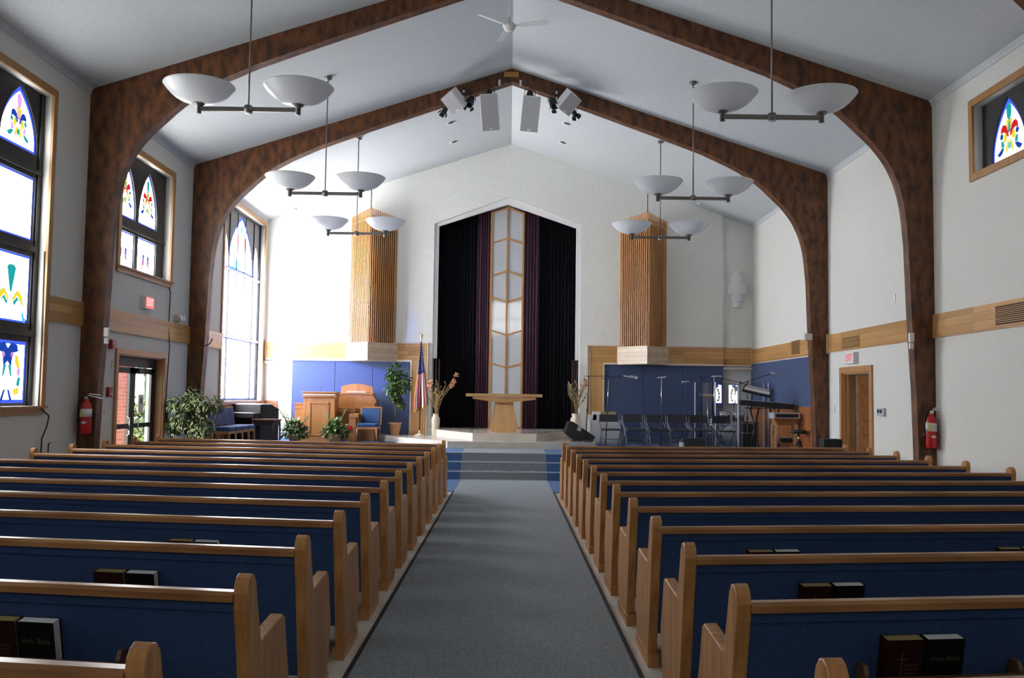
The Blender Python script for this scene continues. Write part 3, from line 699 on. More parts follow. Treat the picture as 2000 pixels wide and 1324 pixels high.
d = bpy.data.objects.new('door_2', None); COL.objects.link(d); struct(d, 'oak door with small raised panels standing open on the right wall', 'door')
y0, y1, _, z1 = DOOR_R
mb = MB(); xa, xb = HW-.035, HW
mb.box(xa, xb, y0-.12, y0, 0, z1+.11).box(xa, xb, y1, y1+.12, 0, z1+.11).box(xa, xb, y0, y1, z1, z1+.11)
mb.box(HW, HW+.2, y0, y0+.03, 0, z1).box(HW, HW+.2, y1-.03, y1, 0, z1).box(HW, HW+.2, y0, y1, z1-.03, z1).box(HW+.06, HW+.10, y1-.06, y1-.03, 0, z1)
mb.out('door_casing', M_oakz, d)
Md = tr(HW+.22, y1-.05, 0) @ rotz(math.radians(42)); mb = MB().box(0, .92, -.045, 0, .01, 2.14, Md)
lf = mb.out('door_leaf', M_door, d)
for c in range(2):
    for r in range(7):
        x = .14+c*.36; z = .16+r*.275; mb = MB()
        v = [(x, -.046, z), (x+.27, -.046, z), (x+.27, -.046, z+.21), (x, -.046, z+.21), (x+.05, -.075, z+.05), (x+.22, -.075, z+.05), (x+.22, -.075, z+.16), (x+.05, -.075, z+.16)]
        mb.faces([Md @ Vector(q) for q in v], [(0, 1, 5, 4), (1, 2, 6, 5), (2, 3, 7, 6), (3, 0, 4, 7), (4, 5, 6, 7), (3, 2, 1, 0)])
        mb.out('raised_panel', M_doordark, lf)
for z in (.35, 1.12, 1.88): MB().tube([Md @ Vector((-.012, -.05, z-.06)), Md @ Vector((-.012, -.05, z+.06))], .012, 8).out('hinge', M_brass, lf)
MB().box(HW+TH, 9.2, 15.2, 15.3, -.1, 2.7).box(HW+TH, 9.2, 21.6, 21.7, -.1, 2.7).box(9.1, 9.2, 15.2, 21.7, -.1, 2.7).box(HW+TH, 9.2, 15.2, 21.7, 2.6, 2.7).box(HW+TH, 9.2, 15.2, 21.7, -.1, 0).out('wall_hall', M_wall)['kind'] = 'structure'

# ------------------------------------------------------------------ pews
SK = .145
def pew_geometry(s, L):
    """s=-1 left block, +1 right block; origin = aisle-side top-back corner of the end, on the floor"""
    root = bpy.data.objects.new('church_pew', None); COL.objects.link(root); root.empty_display_size = .1; root['category'] = 'pew'
    def X(u, t, z): return Vector((s*u, SK*u+t, z))
    def ext(prof, u0, u1, name, m, parent=root, n=1):
        mb = MB(); k = len(prof); vs = [X(u0, t, z) for t, z in prof]+[X(u1, t, z) for t, z in prof]
        mb.faces(vs, [tuple(range(k)), tuple(range(2*k-1, k-1, -1))]+[(i, (i+1) % k, (i+1) % k+k, i+k) for i in range(k)])
        return mb.out(name, m, parent)
    endp = [(.17, .07), (.135, .26), (.06, .60), (.0, .80), (-.008, .865), (.0, .90), (.022, .925), (.055, .935), (.09, .925), (.12, .895), (.145, .82), (.185, .72), (.225, .632), (.59, .655), (.635, .635), (.68, .50), (.735, .36), (.73, .27), (.69, .17), (.65, .07)]
    for u0 in (-.03, L-.03):
        # convex-safe split: build as strips back/front
        mb = MB(); k = len(endp); vs = [X(u0, t, z) for t, z in endp]+[X(u0+.06, t, z) for t, z in endp]
        V = mb.faces(vs, [(i, (i+1) % k, (i+1) % k+k, i+k) for i in range(k)])
        for side in (0, k):
            cap = [(0, 1, 2, 12, 18, 19), (2, 3, 4, 10, 11, 12), (4, 5, 6, 7, 8, 9, 10), (12, 13, 14, 15, 16, 17, 18)]
            for f in cap:
                try: mb.bm.faces.new([V[side+i] for i in (f if side else f[::-1])])
                except ValueError: pass
        e = mb.out('end_panel', M_endwood, root, bevel=.006)
        ext([(.12, 0), (.12, .075), (.67, .075), (.67, 0)], u0-.006, u0+.066, 'foot', M_endwood, e)
    ext([(-.012, .832), (-.012, .858), (0, .872), (.045, .872), (.06, .858), (.06, .832)], .03, L-.03, 'top_rail', M_railx)
    ext([(.005, .832), (.012, .79), (.022, .79), (.155, .20), (.185, .20), (.19, .40), (.16, .46), (.08, .80), (.055, .832)], .03, L-.03, 'backrest', M_pewblue)
    ext([(.17, .36), (.18, .44), (.60, .47), (.655, .45), (.66, .37), (.62, .35)], .03, L-.03, 'seat', M_pewblue)
    ext([(.60, .20), (.60, .35), (.63, .35), (.63, .20)], .03, L-.03, 'seat_rail', M_railx)
    for u0 in (.49, 2.15):
        mb = MB(); w_ = .63
        def q(a, b, p): 
            k = len(p); vs = [X(a, t, z) for t, z in p]+[X(b, t, z) for t, z in p]
            mb.faces(vs, [tuple(range(k)), tuple(range(2*k-1, k-1, -1))]+[(i, (i+1) % k, (i+1) % k+k, i+k) for i in range(k)])
        q(u0, u0+w_, [(-.050, .50), (-.050, .585), (-.035, .585), (-.035, .50)])
        q(u0, u0+w_, [(-.035, .50), (-.035, .512), (.078, .512), (.08, .50)])
        for a in (u0-.018, u0+w_): q(a, a+.018, [(-.050, .50), (-.050, .60), (-.03, .63), (.02, .63), (.045, .60), (.075, .50)])
        mb.out('book_rack', M_rackwood, root)
    return root
ordn = ['nearest', 'second', 'third', 'fourth', 'fifth', 'sixth', 'seventh', 'eighth', 'ninth', 'tenth', 'eleventh', 'twelfth', 'front-most']
pews = {}
for s, x0, L, y00, side, grp in ((-1, -1.0294, 4.89, 2.6808, 'left', 'pews left of the aisle'), (1, .9242, 4.80, 2.607, 'right', 'pews right of the aisle')):
    proto = pew_geometry(s, L)
    for i in range(13):
        o = proto if i == 0 else copy_tree(proto)
        o.location = (x0, y00+1.0435*i, 0); o['group'] = grp
        if i in (0, 12): o['label'] = 'oak pew with blue fabric back, %s of those %s of the aisle' % ({0: 'nearest the camera', 12: 'the front-most'}[i], side)
        else: o['label'] = 'oak pew with blue fabric back, %s from the camera %s of the aisle' % (ordn[i], side)
        pews[(s, i)] = (x0, y00+1.0435*i)
def book(s, i, u, kind, lab, lean=0.0):
    x0, yy = pews[(s, i)]; th = .052
    root = thing({'hymnal': 'hymnal', 'bible': 'bible'}[kind], lab, 'book', (x0+s*(u+.08), yy+SK*(u+.08)+.050, .513), s*SK, 'books in the pew racks')
    w_, h_ = .158, .215; Mx = rotx(.20)
    cov = M_darkred if kind == 'hymnal' else M_bible
    mb = MB().box(-w_/2, w_/2, -th/2, -th/2+.004, 0, h_, Mx).box(-w_/2, w_/2, th/2-.004, th/2, 0, h_, Mx)
    sp = -1 
    mb.box(sp*w_/2-.003 if sp < 0 else w_/2-.001, -w_/2+.001 if sp < 0 else w_/2+.003, -th/2, th/2, 0, h_, Mx)
    mb.out('cover', cov, root)
    MB().box(-w_/2+.003, w_/2-.004, -th/2+.004, th/2-.004, .003, h_-.001, Mx).out('page_block', M_gilt if kind == 'hymnal' else M_pages, root)
    if i <= 2:
        R0 = Mx @ tr(0, -th/2-.001, 0) @ rotx(PI/2)
        if kind == 'hymnal':
            mb = MB().box(-.014, -.010, -th/2-.0015, -th/2, .05, .165, Mx).box(-.035, .012, -th/2-.0015, -th/2, .135, .139, Mx); mb.out('cross', M_goldtext, root, 'gold cross on the cover')
            text('The New\nCentury\nHymnal', .017, M_goldtext, root, 'lettering', R0 @ tr(.027, .095, 0), .0004)
        else:
            text('Holy Bible', .03, M_goldtext, root, 'lettering', R0 @ tr(0, .135, 0), .0004)
    return root
for s, i, u, where in ((-1, 1, .86, 'in the nearest rack left of the aisle'), (-1, 2, .85, 'in the second visible rack left of the aisle'), (-1, 3, .85, 'in the farthest visible rack left of the aisle')):
    book(s, i, u+.075, 'hymnal', 'dark red hymnal with gilt pages '+where); book(s, i, u-.095, 'bible', 'black Bible with white pages '+where)
for s, i, u, where in ((1, 1, .57, 'in the nearest rack right of the aisle'), (1, 2, .57, 'in the second rack right of the aisle'), (1, 3, .57, 'in the third rack right of the aisle'), (1, 3, 2.24, 'at the right edge of the photo')):
    book(s, i, u, 'hymnal', 'dark red hymnal with gilt pages '+where); book(s, i, u+.17, 'bible', 'black Bible with white pages '+where)

# ------------------------------------------------------------------ pendant lights, fan, speakers
def lamp(x, y, z, lab):
    root = thing('pendant_light', lab, 'ceiling light', (x, y, z), 0, 'two-bowl pendant lights')
    MB().box(-.61, .61, -.018, .018, -.028, .028).out('arm', M_pewter, root, bevel=.004)
    hb = MB().lathe([(.0, -.045), (.05, -.045), (.052, .045), (.03, .055), (0, .055)], seg=20).out('hub', M_pewter, root)
    MB().lathe([(0, -.052), (.046, -.050), (.046, -.044), (0, -.044)], seg=20).out('downlight_lens', M_white, hb, 'white lens under the hub')
    L_ = ceil_z(abs(x))-z
    MB().tube([(0, 0, .05), (0, 0, L_-.01)], .011, 8).out('stem', M_pewter, root)
    MB().lathe([(0, -.05), (.03, -.045), (.07, -.02), (.075, .0), (0, .03)], (0, 0, L_-.012), 18).out('canopy', M_pewter, root)
    for s in (-1, 1):
        f = MB().lathe([(0, -.06), (.034, -.06), (.034, .035), (.05, .04), (.055, .05), (.07, .055), (.075, .07), (.04, .075), (0, .075)], (s*.62, 0, 0), 18).out('fitter', M_pewter, root)
        MB().lathe([(0, .066), (.07, .068), (.15, .080), (.23, .108), (.30, .148), (.355, .195), (.385, .232), (.395, .238), (.405, .258), (.415, .262), (.425, .285), (.437, .292), (.432, .300), (.405, .284), (.37, .232), (.29, .160), (.22, .122), (.14, .095), (0, .082)], (s*.62, 0, 0), 40).out('bowl', M_whitegloss, root)
for (x, y, z), lab in zip(((-3.29, 11.5, 5.19), (-3.26, 16.25, 5.17), (-3.32, 20.05, 5.13), (3.26, 11.5, 5.19), (3.21, 16.25, 5.18), (3.25, 20.05, 5.14)),
        ('large two-bowl pendant light nearest the camera on the left', 'middle of the three two-bowl pendant lights on the left', 'farthest left pendant light, in front of the slatted column', 'large two-bowl pendant light nearest the camera on the right', 'middle of the three two-bowl pendant lights on the right', 'farthest right pendant light, in front of the slatted column')):
    lamp(x, y, z, lab)
fz = 7.72; root = thing('ceiling_fan', 'white three-blade ceiling fan hanging from the ridge', 'fan', (-.06, 15.0, fz))
MB().tube([(0, 0, .1), (0, 0, ZR-fz-.02)], .013, 8).out('rod', M_white, root)
MB().lathe([(0, -.09), (.05, -.085), (.085, -.06), (.09, -.03), (.105, -.02), (.105, .02), (.08, .05), (.035, .06), (.03, .15), (.02, .16), (0, .16)], seg=24).out('motor_housing', M_white, root)
for a in (-17, 103, 223):
    Mx = rotz(math.radians(a)) @ rotx(-.28); MB().box(.09, .2, -.015, .015, -.004, .004, Mx).box(.18, .66, -.055, .055, -.003, .003, Mx).out('blade', M_white, root)
def speaker(c, size, rot, lab, wire):
    root = thing('loudspeaker', lab, 'loudspeaker', c, 0, 'white loudspeakers on the far arch'); w_, d_, h_ = size; Mx = rot
    mb = MB().prism([(-w_/2, -d_/2), (w_/2, -d_/2), (w_*.32, d_/2), (-w_*.32, d_/2)], h_, 'z', -h_/2, Mx); mb.out('cabinet', M_white, root, bevel=.008)
    MB().box(-w_/2+.012, w_/2-.012, -d_/2-.012, -d_/2+.002, -h_/2+.012, h_/2-.012, Mx).out('grille', M_grill, root)
    MB().box(-.035, .035, -d_/2-.016, -d_/2-.011, -h_/2+.02, -h_/2+.06, Mx).out('badge', M_white, root)
    MB().box(-.05, .05, d_/2-.01, d_/2+.05, .05, h_/2-.05, Mx).out('rear_bracket', M_blackmat, root)
    if wire: MB().tube([Mx @ Vector((0, 0, h_/2)), Vector((wire[0], wire[1], wire[2]))], .008, 6).out('hanging_wire', M_chrome, root)
speaker((-.46, 18.42, 7.33), (.36, .30, .72), roty(math.radians(-5)) @ rotx(.30) @ rotz(.12), 'upright white loudspeaker hung left of the ridge', (-.0, .2, .48))
speaker((.39, 18.42, 7.31), (.36, .30, .70), roty(math.radians(5)) @ rotx(.30) @ rotz(-.12), 'upright white loudspeaker hung right of the ridge', (.0, .2, .48))
speaker((-1.13, 18.36, 7.55), (.34, .30, .40), roty(math.radians(-42)) @ rotx(.35) @ rotz(-.75), 'white loudspeaker tilted outward on the left slope of the arch', None)
speaker((1.10, 18.36, 7.56), (.34, .30, .40), roty(math.radians(42)) @ rotx(.35) @ rotz(.75), 'white loudspeaker tilted outward on the right slope of the arch', None)
def spot(c, d, lab, r=.085):
    root = thing('spotlight', lab, 'spotlight', c, 0, 'black spotlights under the far arch'); q = Vector(d).to_track_quat('Z', 'Y').to_matrix().to_4x4()
    MB().lathe([(0, -.12), (r*.7, -.11), (r*.8, -.04), (r, .0), (r*1.02, .11), (r*.9, .11), (r*.85, .02), (0, .0)], seg=16, M=q).out('lamp_head', M_blackmat, root)
    mb = MB()
    for k in range(4):
        a = k*PI/2+.3; mb.box(-.05, .05, -.004, .004, 0, .07, q @ tr(math.cos(a)*r*1.15, math.sin(a)*r*1.15, .1) @ rotz(a+PI/2) @ rotx(.5))
    mb.out('barn_door', M_blackmat, root)
    MB().tube([(-r-.02, 0, 0), (-r-.02, 0, .12), (0, 0, .17), (r+.02, 0, .12), (r+.02, 0, 0)], .008, 6).tube([(0, 0, .17), (0, .05, .26)], .014, 6).out('yoke', M_black, root)
spot((-.46, 18.52, 7.72), (.0, -.5, -.85), 'black spotlight above the left upright loudspeaker'); spot((.36, 18.52, 7.71), (.0, -.5, -.85), 'black spotlight above the right upright loudspeaker')
spot((-.84, 18.5, 7.58), (-.3, -.5, -.8), 'black spotlight between the two left loudspeakers'); spot((.83, 18.5, 7.57), (.3, -.5, -.8), 'black spotlight between the two right loudspeakers')
spot((-1.33, 18.5, 7.42), (-.4, -.3, -.85), 'small black spotlight at the far left of the loudspeaker group', .05); spot((1.24, 18.5, 7.40), (.4, -.3, -.85), 'small black spotlight at the far right of the loudspeaker group', .05)
tag(B(-.17, .13, 18.635, 18.65, 8.14, 8.245).out('wooden_plaque', wood('plaque_wood', (.40, .19, .04), (.52, .27, .07), 'x'), bevel=.004), 'small light wooden plaque at the apex of the far arch', 'plaque')
for x, z, lab in ((-.26, 8.02, 'small white outlet box left of the arch apex'), (.17, 8.02, 'small white outlet box right of the arch apex')):
    r_ = tag(B(x-.022, x+.022, 18.625, 18.65, z-.055, z+.055).out('outlet_box', M_white), lab, 'outlet box', 'outlet boxes on the arch')
for x, lab in ((-.98, 'perforated steel bracket bolted to the left slope of the arch'), (.90, 'perforated steel bracket bolted to the right slope of the arch')):
    mb = MB().box(x-.035, x+.035, 18.61, 18.65, 7.50, 7.90); o = tag(mb.out('mounting_bracket', M_black), lab, 'bracket', 'steel brackets on the arch')
    for z in (7.58, 7.70, 7.82): B(x-.018, x+.018, 18.605, 18.61, z-.03, z+.03).out('slot', M_white, o)
for k, (x, y, lab) in enumerate(((-1.38, 20.96, 'recessed ceiling downlight, near one of two on the left slope'), (-1.40, 22.55, 'recessed ceiling downlight, far one of two on the left slope'), (1.26, 21.03, 'recessed ceiling downlight, near one of two on the right slope'), (1.27, 22.63, 'recessed ceiling downlight, far one of two on the right slope'))):
    root = thing('recessed_downlight', lab, 'downlight', (x, y, ceil_z(x)), 0, 'recessed downlights over the chancel'); Mx = roty(math.atan(SL)*(1 if x > 0 else -1))
    MB().lathe([(.075, -.004), (.105, -.012), (.115, -.004), (.105, .002)], seg=24, M=Mx).out('trim_ring', M_white, root)
    MB().lathe([(0, -.003), (.078, -.005), (.078, 0), (0, 0)], seg=24, M=Mx).out('lamp_well', M_blackmat, root)
for x, y, lab in ((-5.64, 24.30, 'small white ceiling detector above the chancel window corner'), (4.86, 23.86, 'small white ceiling detector right of the slatted column')):
    tag(MB().lathe([(0, -.05), (.05, -.045), (.06, -.01), (.06, .0), (0, .0)], (x, min(y, 24.2), ceil_z(x)-.01), 16).out('smoke_detector', M_white), lab, 'detector')

# ------------------------------------------------------------------ wall fittings
def side_box(name, s, y0, y1, z0, z1, dep, m, lab, cat): return tag(B(min(s*HW, s*(HW-dep)), max(s*HW, s*(HW-dep)), y0, y1, z0, z1).out(name, m, bevel=.004), lab, cat)
def exit_sign(s, y0, y1, z0, z1, lit, lab):
    root = thing('exit_sign', lab, 'exit sign', (s*HW, (y0+y1)/2, (z0+z1)/2)); w_, h_ = y1-y0, z1-z0; d_ = .09
    B(min(0, -s*d_), max(0, -s*d_), -w_/2, w_/2, -h_/2, h_/2).out('housing', M_white, root, bevel=.006)
    fx = -s*(d_+.002); B(fx-.002, fx+.002, -w_/2+.015, w_/2-.015, -h_/2+.015, h_/2-.015).out('face', M_exitpink if lit else M_label, root)
    R0 = tr(-s*(d_+.006), 0, 0) @ rotz(PI/2 if s < 0 else -PI/2) @ rotx(PI/2)
    text('EXIT', h_*.85, M_exitred if not lit else glow('exit_letters_lit', (1, .75, .72), 1.0), root, 'lettering', R0 @ Matrix.Diagonal((.8, 1, 1, 1)), .001)
exit_sign(-1, 16.20, 16.58, 3.10, 3.32, True, 'glowing red EXIT sign above the glass door')
exit_sign(1, 17.06, 17.52, 2.35, 2.56, False, 'white EXIT sign with red letters above the panelled door')
root = thing('emergency_light', 'beige emergency light with two lamp heads right of the exit sign', 'emergency light', (-HW, 17.98, 3.06))
B(0, .07, -.16, .16, -.05, .07).out('battery_case', M_ceramic, root, bevel=.008)
for y in (-.08, .09): MB().lathe([(0, -.04), (.05, -.03), (.065, .03), (.06, .035), (0, .03)], seg=16, M=tr(.10, y, .0) @ roty(1.3)).out('lamp_head', M_white, root)
r_ = side_box('fire_alarm_strobe', -1, 14.95, 15.10, 2.33, 2.48, .07, M_redbox, 'red fire alarm horn high beside the near arch', 'fire alarm'); B(-HW+.07, -HW+.078, 14.99, 15.06, 2.36, 2.40).out('strobe_lens', M_label, r_)
r_ = side_box('pull_station', -1, 14.94, 15.07, 1.56, 1.72, .05, M_redbox, 'red fire alarm pull station left of the glass door', 'alarm pull'); B(-HW+.05, -HW+.062, 14.97, 15.04, 1.60, 1.62).out('pull_bar', M_white, r_)
side_box('wall_plate', -1, 15.10, 15.15, 2.02, 2.16, .01, M_ceramic, 'cream blank wall plate at the top left of the door casing', 'wall plate')
side_box('wall_plate', -1, 17.58, 17.66, 2.02, 2.16, .01, M_ceramic, 'cream blank wall plate right of the glass door casing', 'wall plate')
r_ = side_box('paper_notice', -1, 14.82, 15.0, 1.20, 1.40, .004, M_label, 'small paper notice with a triangle beside the near arch', 'notice')
MB().prism([(14.86, 1.36), (14.96, 1.36), (14.91, 1.27)], .001, 'x', -HW+.005).out('triangle_mark', M_grill, r_)
side_box('wall_plate', 1, 15.38, 15.44, 3.30, 3.44, .012, M_white, 'small white plate high on the right wall between the arches', 'wall plate')
side_box('wall_plate', 1, 18.30, 18.36, 1.42, 1.56, .012, M_white, 'small white switch plate just left of the panelled door casing', 'wall plate')
root = thing('light_control_box', 'clear-covered control box right of the panelled door', 'control box', (HW, 15.98, 1.49))
B(-.05, 0, -.14, .14, -.08, .06).out('cover', M_case, root, bevel=.006); B(-.06, -.05, -.09, -.02, -.03, .03).out('dial', M_blackmat, root); B(-.06, -.05, .03, .09, -.03, .03).out('dial', M_blackmat, root)
def sensor(x, y, z, s, lab):
    root = thing('motion_sensor', lab, 'sensor', (x, y+.01, z)); B(-.035, .035, -.06, 0, 0, .14).out('housing', M_white, root, bevel=.01); B(-.03, .03, -.05, 0, -.10, -.01).out('lens', M_white, root, bevel=.008)
sensor(-6.00, 13.97, 2.46, -1, 'small white sensor on the near arch, left side'); sensor(6.03, 13.97, 2.55, 1, 'small white sensor on the near arch, right side')
root = thing('wall_bracket_lamp', 'grey bracket box on the far arch above the side panel', 'bracket', (5.98, 18.64, 2.86)); B(-.08, .06, -.10, 0, 0, .13).out('housing', M_case, root); MB().tube([(-.02, -.05, 0), (-.02, -.05, -.12), (.02, -.05, -.28)], .012, 6).out('cable', M_brass, root)
root = thing('wall_hook', 'dark bent hook on the far arch, left side', 'hook', (-6.0, 18.64, 2.60)); MB().tube([(-.05, -.01, -.02), (.03, -.06, 0), (.07, -.06, .03), (.11, -.06, .13)], .012, 6).out('hook_arm', M_black, root)
for y0, y1, z0, z1, lab in ((16.90, 17.80, 2.64, 2.87, 'slatted oak air grille in the band above the panelled door'), (20.38, 20.98, 2.67, 2.99, 'square air grille in the band above the blue side panel'), (10.9, 12.17, 2.65, 2.93, 'wide slatted oak air grille at the right edge of the photo')):
    root = thing('air_grille', lab, 'air vent', (HW-.035, (y0+y1)/2, z0)); w_, h_ = y1-y0, z1-z0
    B(-.012, 0, -w_/2, w_/2, 0, h_).out('frame', M_bandz, root); B(-.014, -.011, -w_/2+.03, w_/2-.03, .02, h_-.02).out('duct_opening', M_slatback, root)
    mb = MB(); n = 9
    for k in range(n): z = .03+(h_-.06)*(k+.5)/n; mb.box(-.022, -.013, -w_/2+.03, w_/2-.03, z-.006, z+.006)
    mb.out('louvre', M_bandy, root)
# sconce
root = thing('wall_sconce', 'white tiered plaster wall sconce in the right front corner', 'wall light', (5.995, YF+.14, 4.08))
for z0, z1, w_, d_ in ((0, .20, .24, .13), (.16, .38, .34, .17), (.34, .62, .46, .22), (.58, .80, .34, .17), (.76, .95, .24, .13)):
    mb = MB(); pts = [(w_/2*math.cos(a), -d_*math.sin(a)) for a in [PI*i/12 for i in range(13)]]
    mb.prism(pts, z1-z0, 'z', z0); mb.out('tier', M_white, root, bevel=.004)
# extinguishers
def extinguisher(loc, lab, mir):
    root = thing('fire_extinguisher', lab, 'fire extinguisher', loc)
    MB().lathe([(0, 0), (.072, 0), (.077, .02), (.077, .38), (.06, .45), (.03, .48), (.03, .52), (0, .52)], seg=24).out('cylinder', M_red, root)
    MB().lathe([(.0775, .25), (.079, .25), (.079, .37), (.0775, .37)], seg=24).out('label', M_label, root, 'white instruction label')
    MB().prism([(-.060, .25), (-.035, .25), (-.035, .35), (-.060, .35)], .03, 'y', -.078).out('yellow_tag', M_yellow, root)
    MB().prism([(-.045, .17), (0, .145), (.045, .17), (0, .195)], .02, 'y', -.082).out('diamond_mark', M_label, root)
    v = MB().box(-.025, .025, -.025, .025, .50, .55).out('valve', M_chrome, root)
    MB().box(-.10, .12, -.015, .015, .555, .57, roty(.2)).box(-.02, .14, -.015, .015, .585, .60, roty(.1)).out('lever', M_chrome, v)
    MB().tube([(mir*.03, 0, .53), (mir*.10, -.02, .53), (mir*.115, -.02, .40), (mir*.11, -.02, .22)], .012, 8).tube([(mir*.11, -.02, .24), (mir*.11, -.02, .16)], .018, 8).out('hose', M_blackmat, root)
    B(-.05, .05, .085, .10, .1, .45).out('wall_bracket', M_black, root)
extinguisher((-6.22, 13.88, 1.02), 'red fire extinguisher on the foot of the left arch', -1)
extinguisher((6.28, 13.88, .98), 'red fire extinguisher on the foot of the right arch', -1)
# cords
tag(MB().tube([(-6.36, 12.72, 3.55), (-6.35, 12.73, 2.2), (-6.36, 12.74, 1.45), (-6.33, 12.80, 1.38), (-6.32, 12.96, 1.30), (-6.33, 12.93, 1.15), (-6.34, 12.83, 1.0), (-6.34, 12.82, .80)], .011, 6).out('crank_cord', M_cable), 'black cord hanging from the tall left window down to a crank', 'cord')
root = thing('window_crank', 'black crank box on the left wall below the tall window', 'crank', (-HW, 12.82, .72)); B(0, .08, -.07, .07, -.12, .08).out('gear_box', M_black, root, bevel=.006); MB().tube([(.06, .05, 0), (.09, .14, .02), (.09, .14, .20), (.09, .20, .21)], .01, 6).out('handle', M_black, root)
tag(MB().tube([(-6.36, 17.42, 3.60), (-6.36, 17.50, 3.52), (-6.375, 17.50, 2.9), (-6.35, 17.52, 2.5), (-6.37, 17.51, 1.8), (-6.37, 17.5, 1.25)], .010, 6).out('crank_cord', M_cable), 'thin black cord from the upper window past the glass door', 'cord')
root = thing('window_crank', 'black crank box beside the glass door casing', 'crank', (-HW, 17.50, 1.18)); B(0, .07, -.05, .05, -.10, .10).out('gear_box', M_black, root, bevel=.006)

# ------------------------------------------------------------------ altar table and things around it
root = thing('altar_table', 'pale wood altar table on a tapered pedestal, centre of the dais', 'table', (-.085, 22.0, D2Z))
h = 1.72-D2Z
MB().box(-.88, .88, -.40, .40, h-.07, h).out('table_top', M_altarx, root, bevel=.006)
MB().prism([(-.73, h-.075), (.73, h-.075), (.73, h-.125), (0, h-.215), (-.73, h-.125)], .62, 'y', -.31).out('apron', M_altarx, root)
MB().box(-.22, .22, -.16, .16, h-.27, h-.19).out('neck', M_altar, root)
MB().prism([(-.225, h-.25), (.225, h-.25), (.335, .075), (0, .035), (-.335, .075)], .40, 'y', -.20).out('pedestal', M_altar, root)
MB().box(-.29, .29, -.18, .18, 0, .08).out('plinth', M_altar, root)
def vase(loc, lab, pr, handle=False):
    root = thing('floor_vase', lab, 'vase', loc); MB().lathe(pr, seg=28).out('body', M_ceramic, root)
    if handle: MB().tube([(-.09, 0, .50), (-.13, 0, .48), (-.13, 0, .42), (-.10, 0, .40)], .012, 8).out('handle', M_ceramic, root)
    return root
vase((-1.82, 23.75, D1Z), 'tall cream floor vase left of the niche', [(0, 0), (.085, 0), (.09, .02), (.105, .30), (.108, .42), (.095, .46), (.07, .49), (.07, .53), (.085, .55), (.06, .55), (.055, .48), (.085, .40), (.08, .04), (0, .03)])
vase((1.73, 23.75, D1Z), 'wide cream jug-shaped floor vase right of the niche', [(0, 0), (.10, 0), (.13, .1), (.135, .42), (.115, .48), (.10, .50), (.10, .56), (.115, .60), (.085, .60), (.08, .50), (.11, .40), (.10, .04), (0, .03)], True)
def dried(loc, s, lab, seed, heads, leaves):
    rnd = random.Random(seed); root = thing('dried_bouquet', lab, 'dried flowers', loc)
    mb = MB()
    for k in range(16):
        a = rnd.uniform(0, 2*PI); sp = rnd.uniform(.05, .30); H = rnd.uniform(.35, .75)
        pts = [(.02*math.cos(a), .02*math.sin(a), -.4)]
        for q in range(1, 6):
            f = q/5; pts.append((sp*f**1.4*math.cos(a)+rnd.uniform(-.012, .012), sp*f**1.4*math.sin(a)*.6+rnd.uniform(-.01, .01), H*f))
        mb.tube(pts, .005, 5)
        for q in range(3): mb.leaf(Vector(pts[3+q % 3]), Vector((math.cos(a+q), math.sin(a+q), 1)), Vector((0, -1, .3)), .12, .02)
    mb.out('dry_stem', M_dry, root)
    mb = MB(); pts = [(0, 0, -.1)]
    for q in range(1, 14): pts.append((s*.02+.03*math.sin(q*1.3), 0, q*.065))
    mb.tube(pts, .008, 6).out('curly_twig', M_altar, root)
    for hx, hz in heads:
        st = MB().tube([(0, 0, -.1), (hx*.4, 0, hz*.55), (hx, -.05, hz)], .006, 5).out('flower_stem', M_dry, root); mb = MB()
        for q in range(26): mb.leaf(Vector((hx+rnd.uniform(-.02, .02), -.05+rnd.uniform(-.02, .02), hz-.05+rnd.uniform(0, .08))), Vector((rnd.gauss(0, .6), rnd.gauss(0, .6), rnd.uniform(-.2, 1))), Vector((rnd.gauss(0, 1), -1, rnd.gauss(0, 1))), .075, .045)
        mb.out('flower_head', M_petal, st)
    if leaves:
        mb = MB()
        for q in range(5): mb.leaf(Vector((leaves*.12, 0, .35+q*.05)), Vector((leaves*.35, rnd.uniform(-.2, .2), 1)), Vector((rnd.uniform(-.3, .3), -1, 0)), .30, .10)
        mb.out('broad_leaf', M_drygreen, root)
dried((-1.82, 23.75, D1Z+.56), 1, 'dried bouquet with orange seed heads in the left vase', 3, ((.50, .98), (.44, .82), (.40, .70), (-.14, .78), (-.17, .66)), 0)
dried((1.73, 23.75, D1Z+.61), -1, 'dried bouquet with a broad green leaf in the right vase', 5, ((.22, .82), (.20, .66), (.26, .72)), -1)
for k, (x, z1, lab) in enumerate(((-1.87, 2.60, 'dark upright rod in the niche edge behind the left vase, outer one'), (-1.79, 2.60, 'dark upright rod in the niche edge behind the left vase, inner one'), (1.66, 2.62, 'dark upright rod behind the right vase, innermost one'), (1.715, 2.62, 'dark upright rod behind the right vase, middle one'), (1.775, 2.62, 'dark upright rod behind the right vase, outermost one'))):
    tag(MB().tube([(x, 24.25, D1Z), (x, 24.25, z1)], .016, 8).out('upright_rod', M_darkrod), lab, 'rod', 'dark rods flanking the niche')
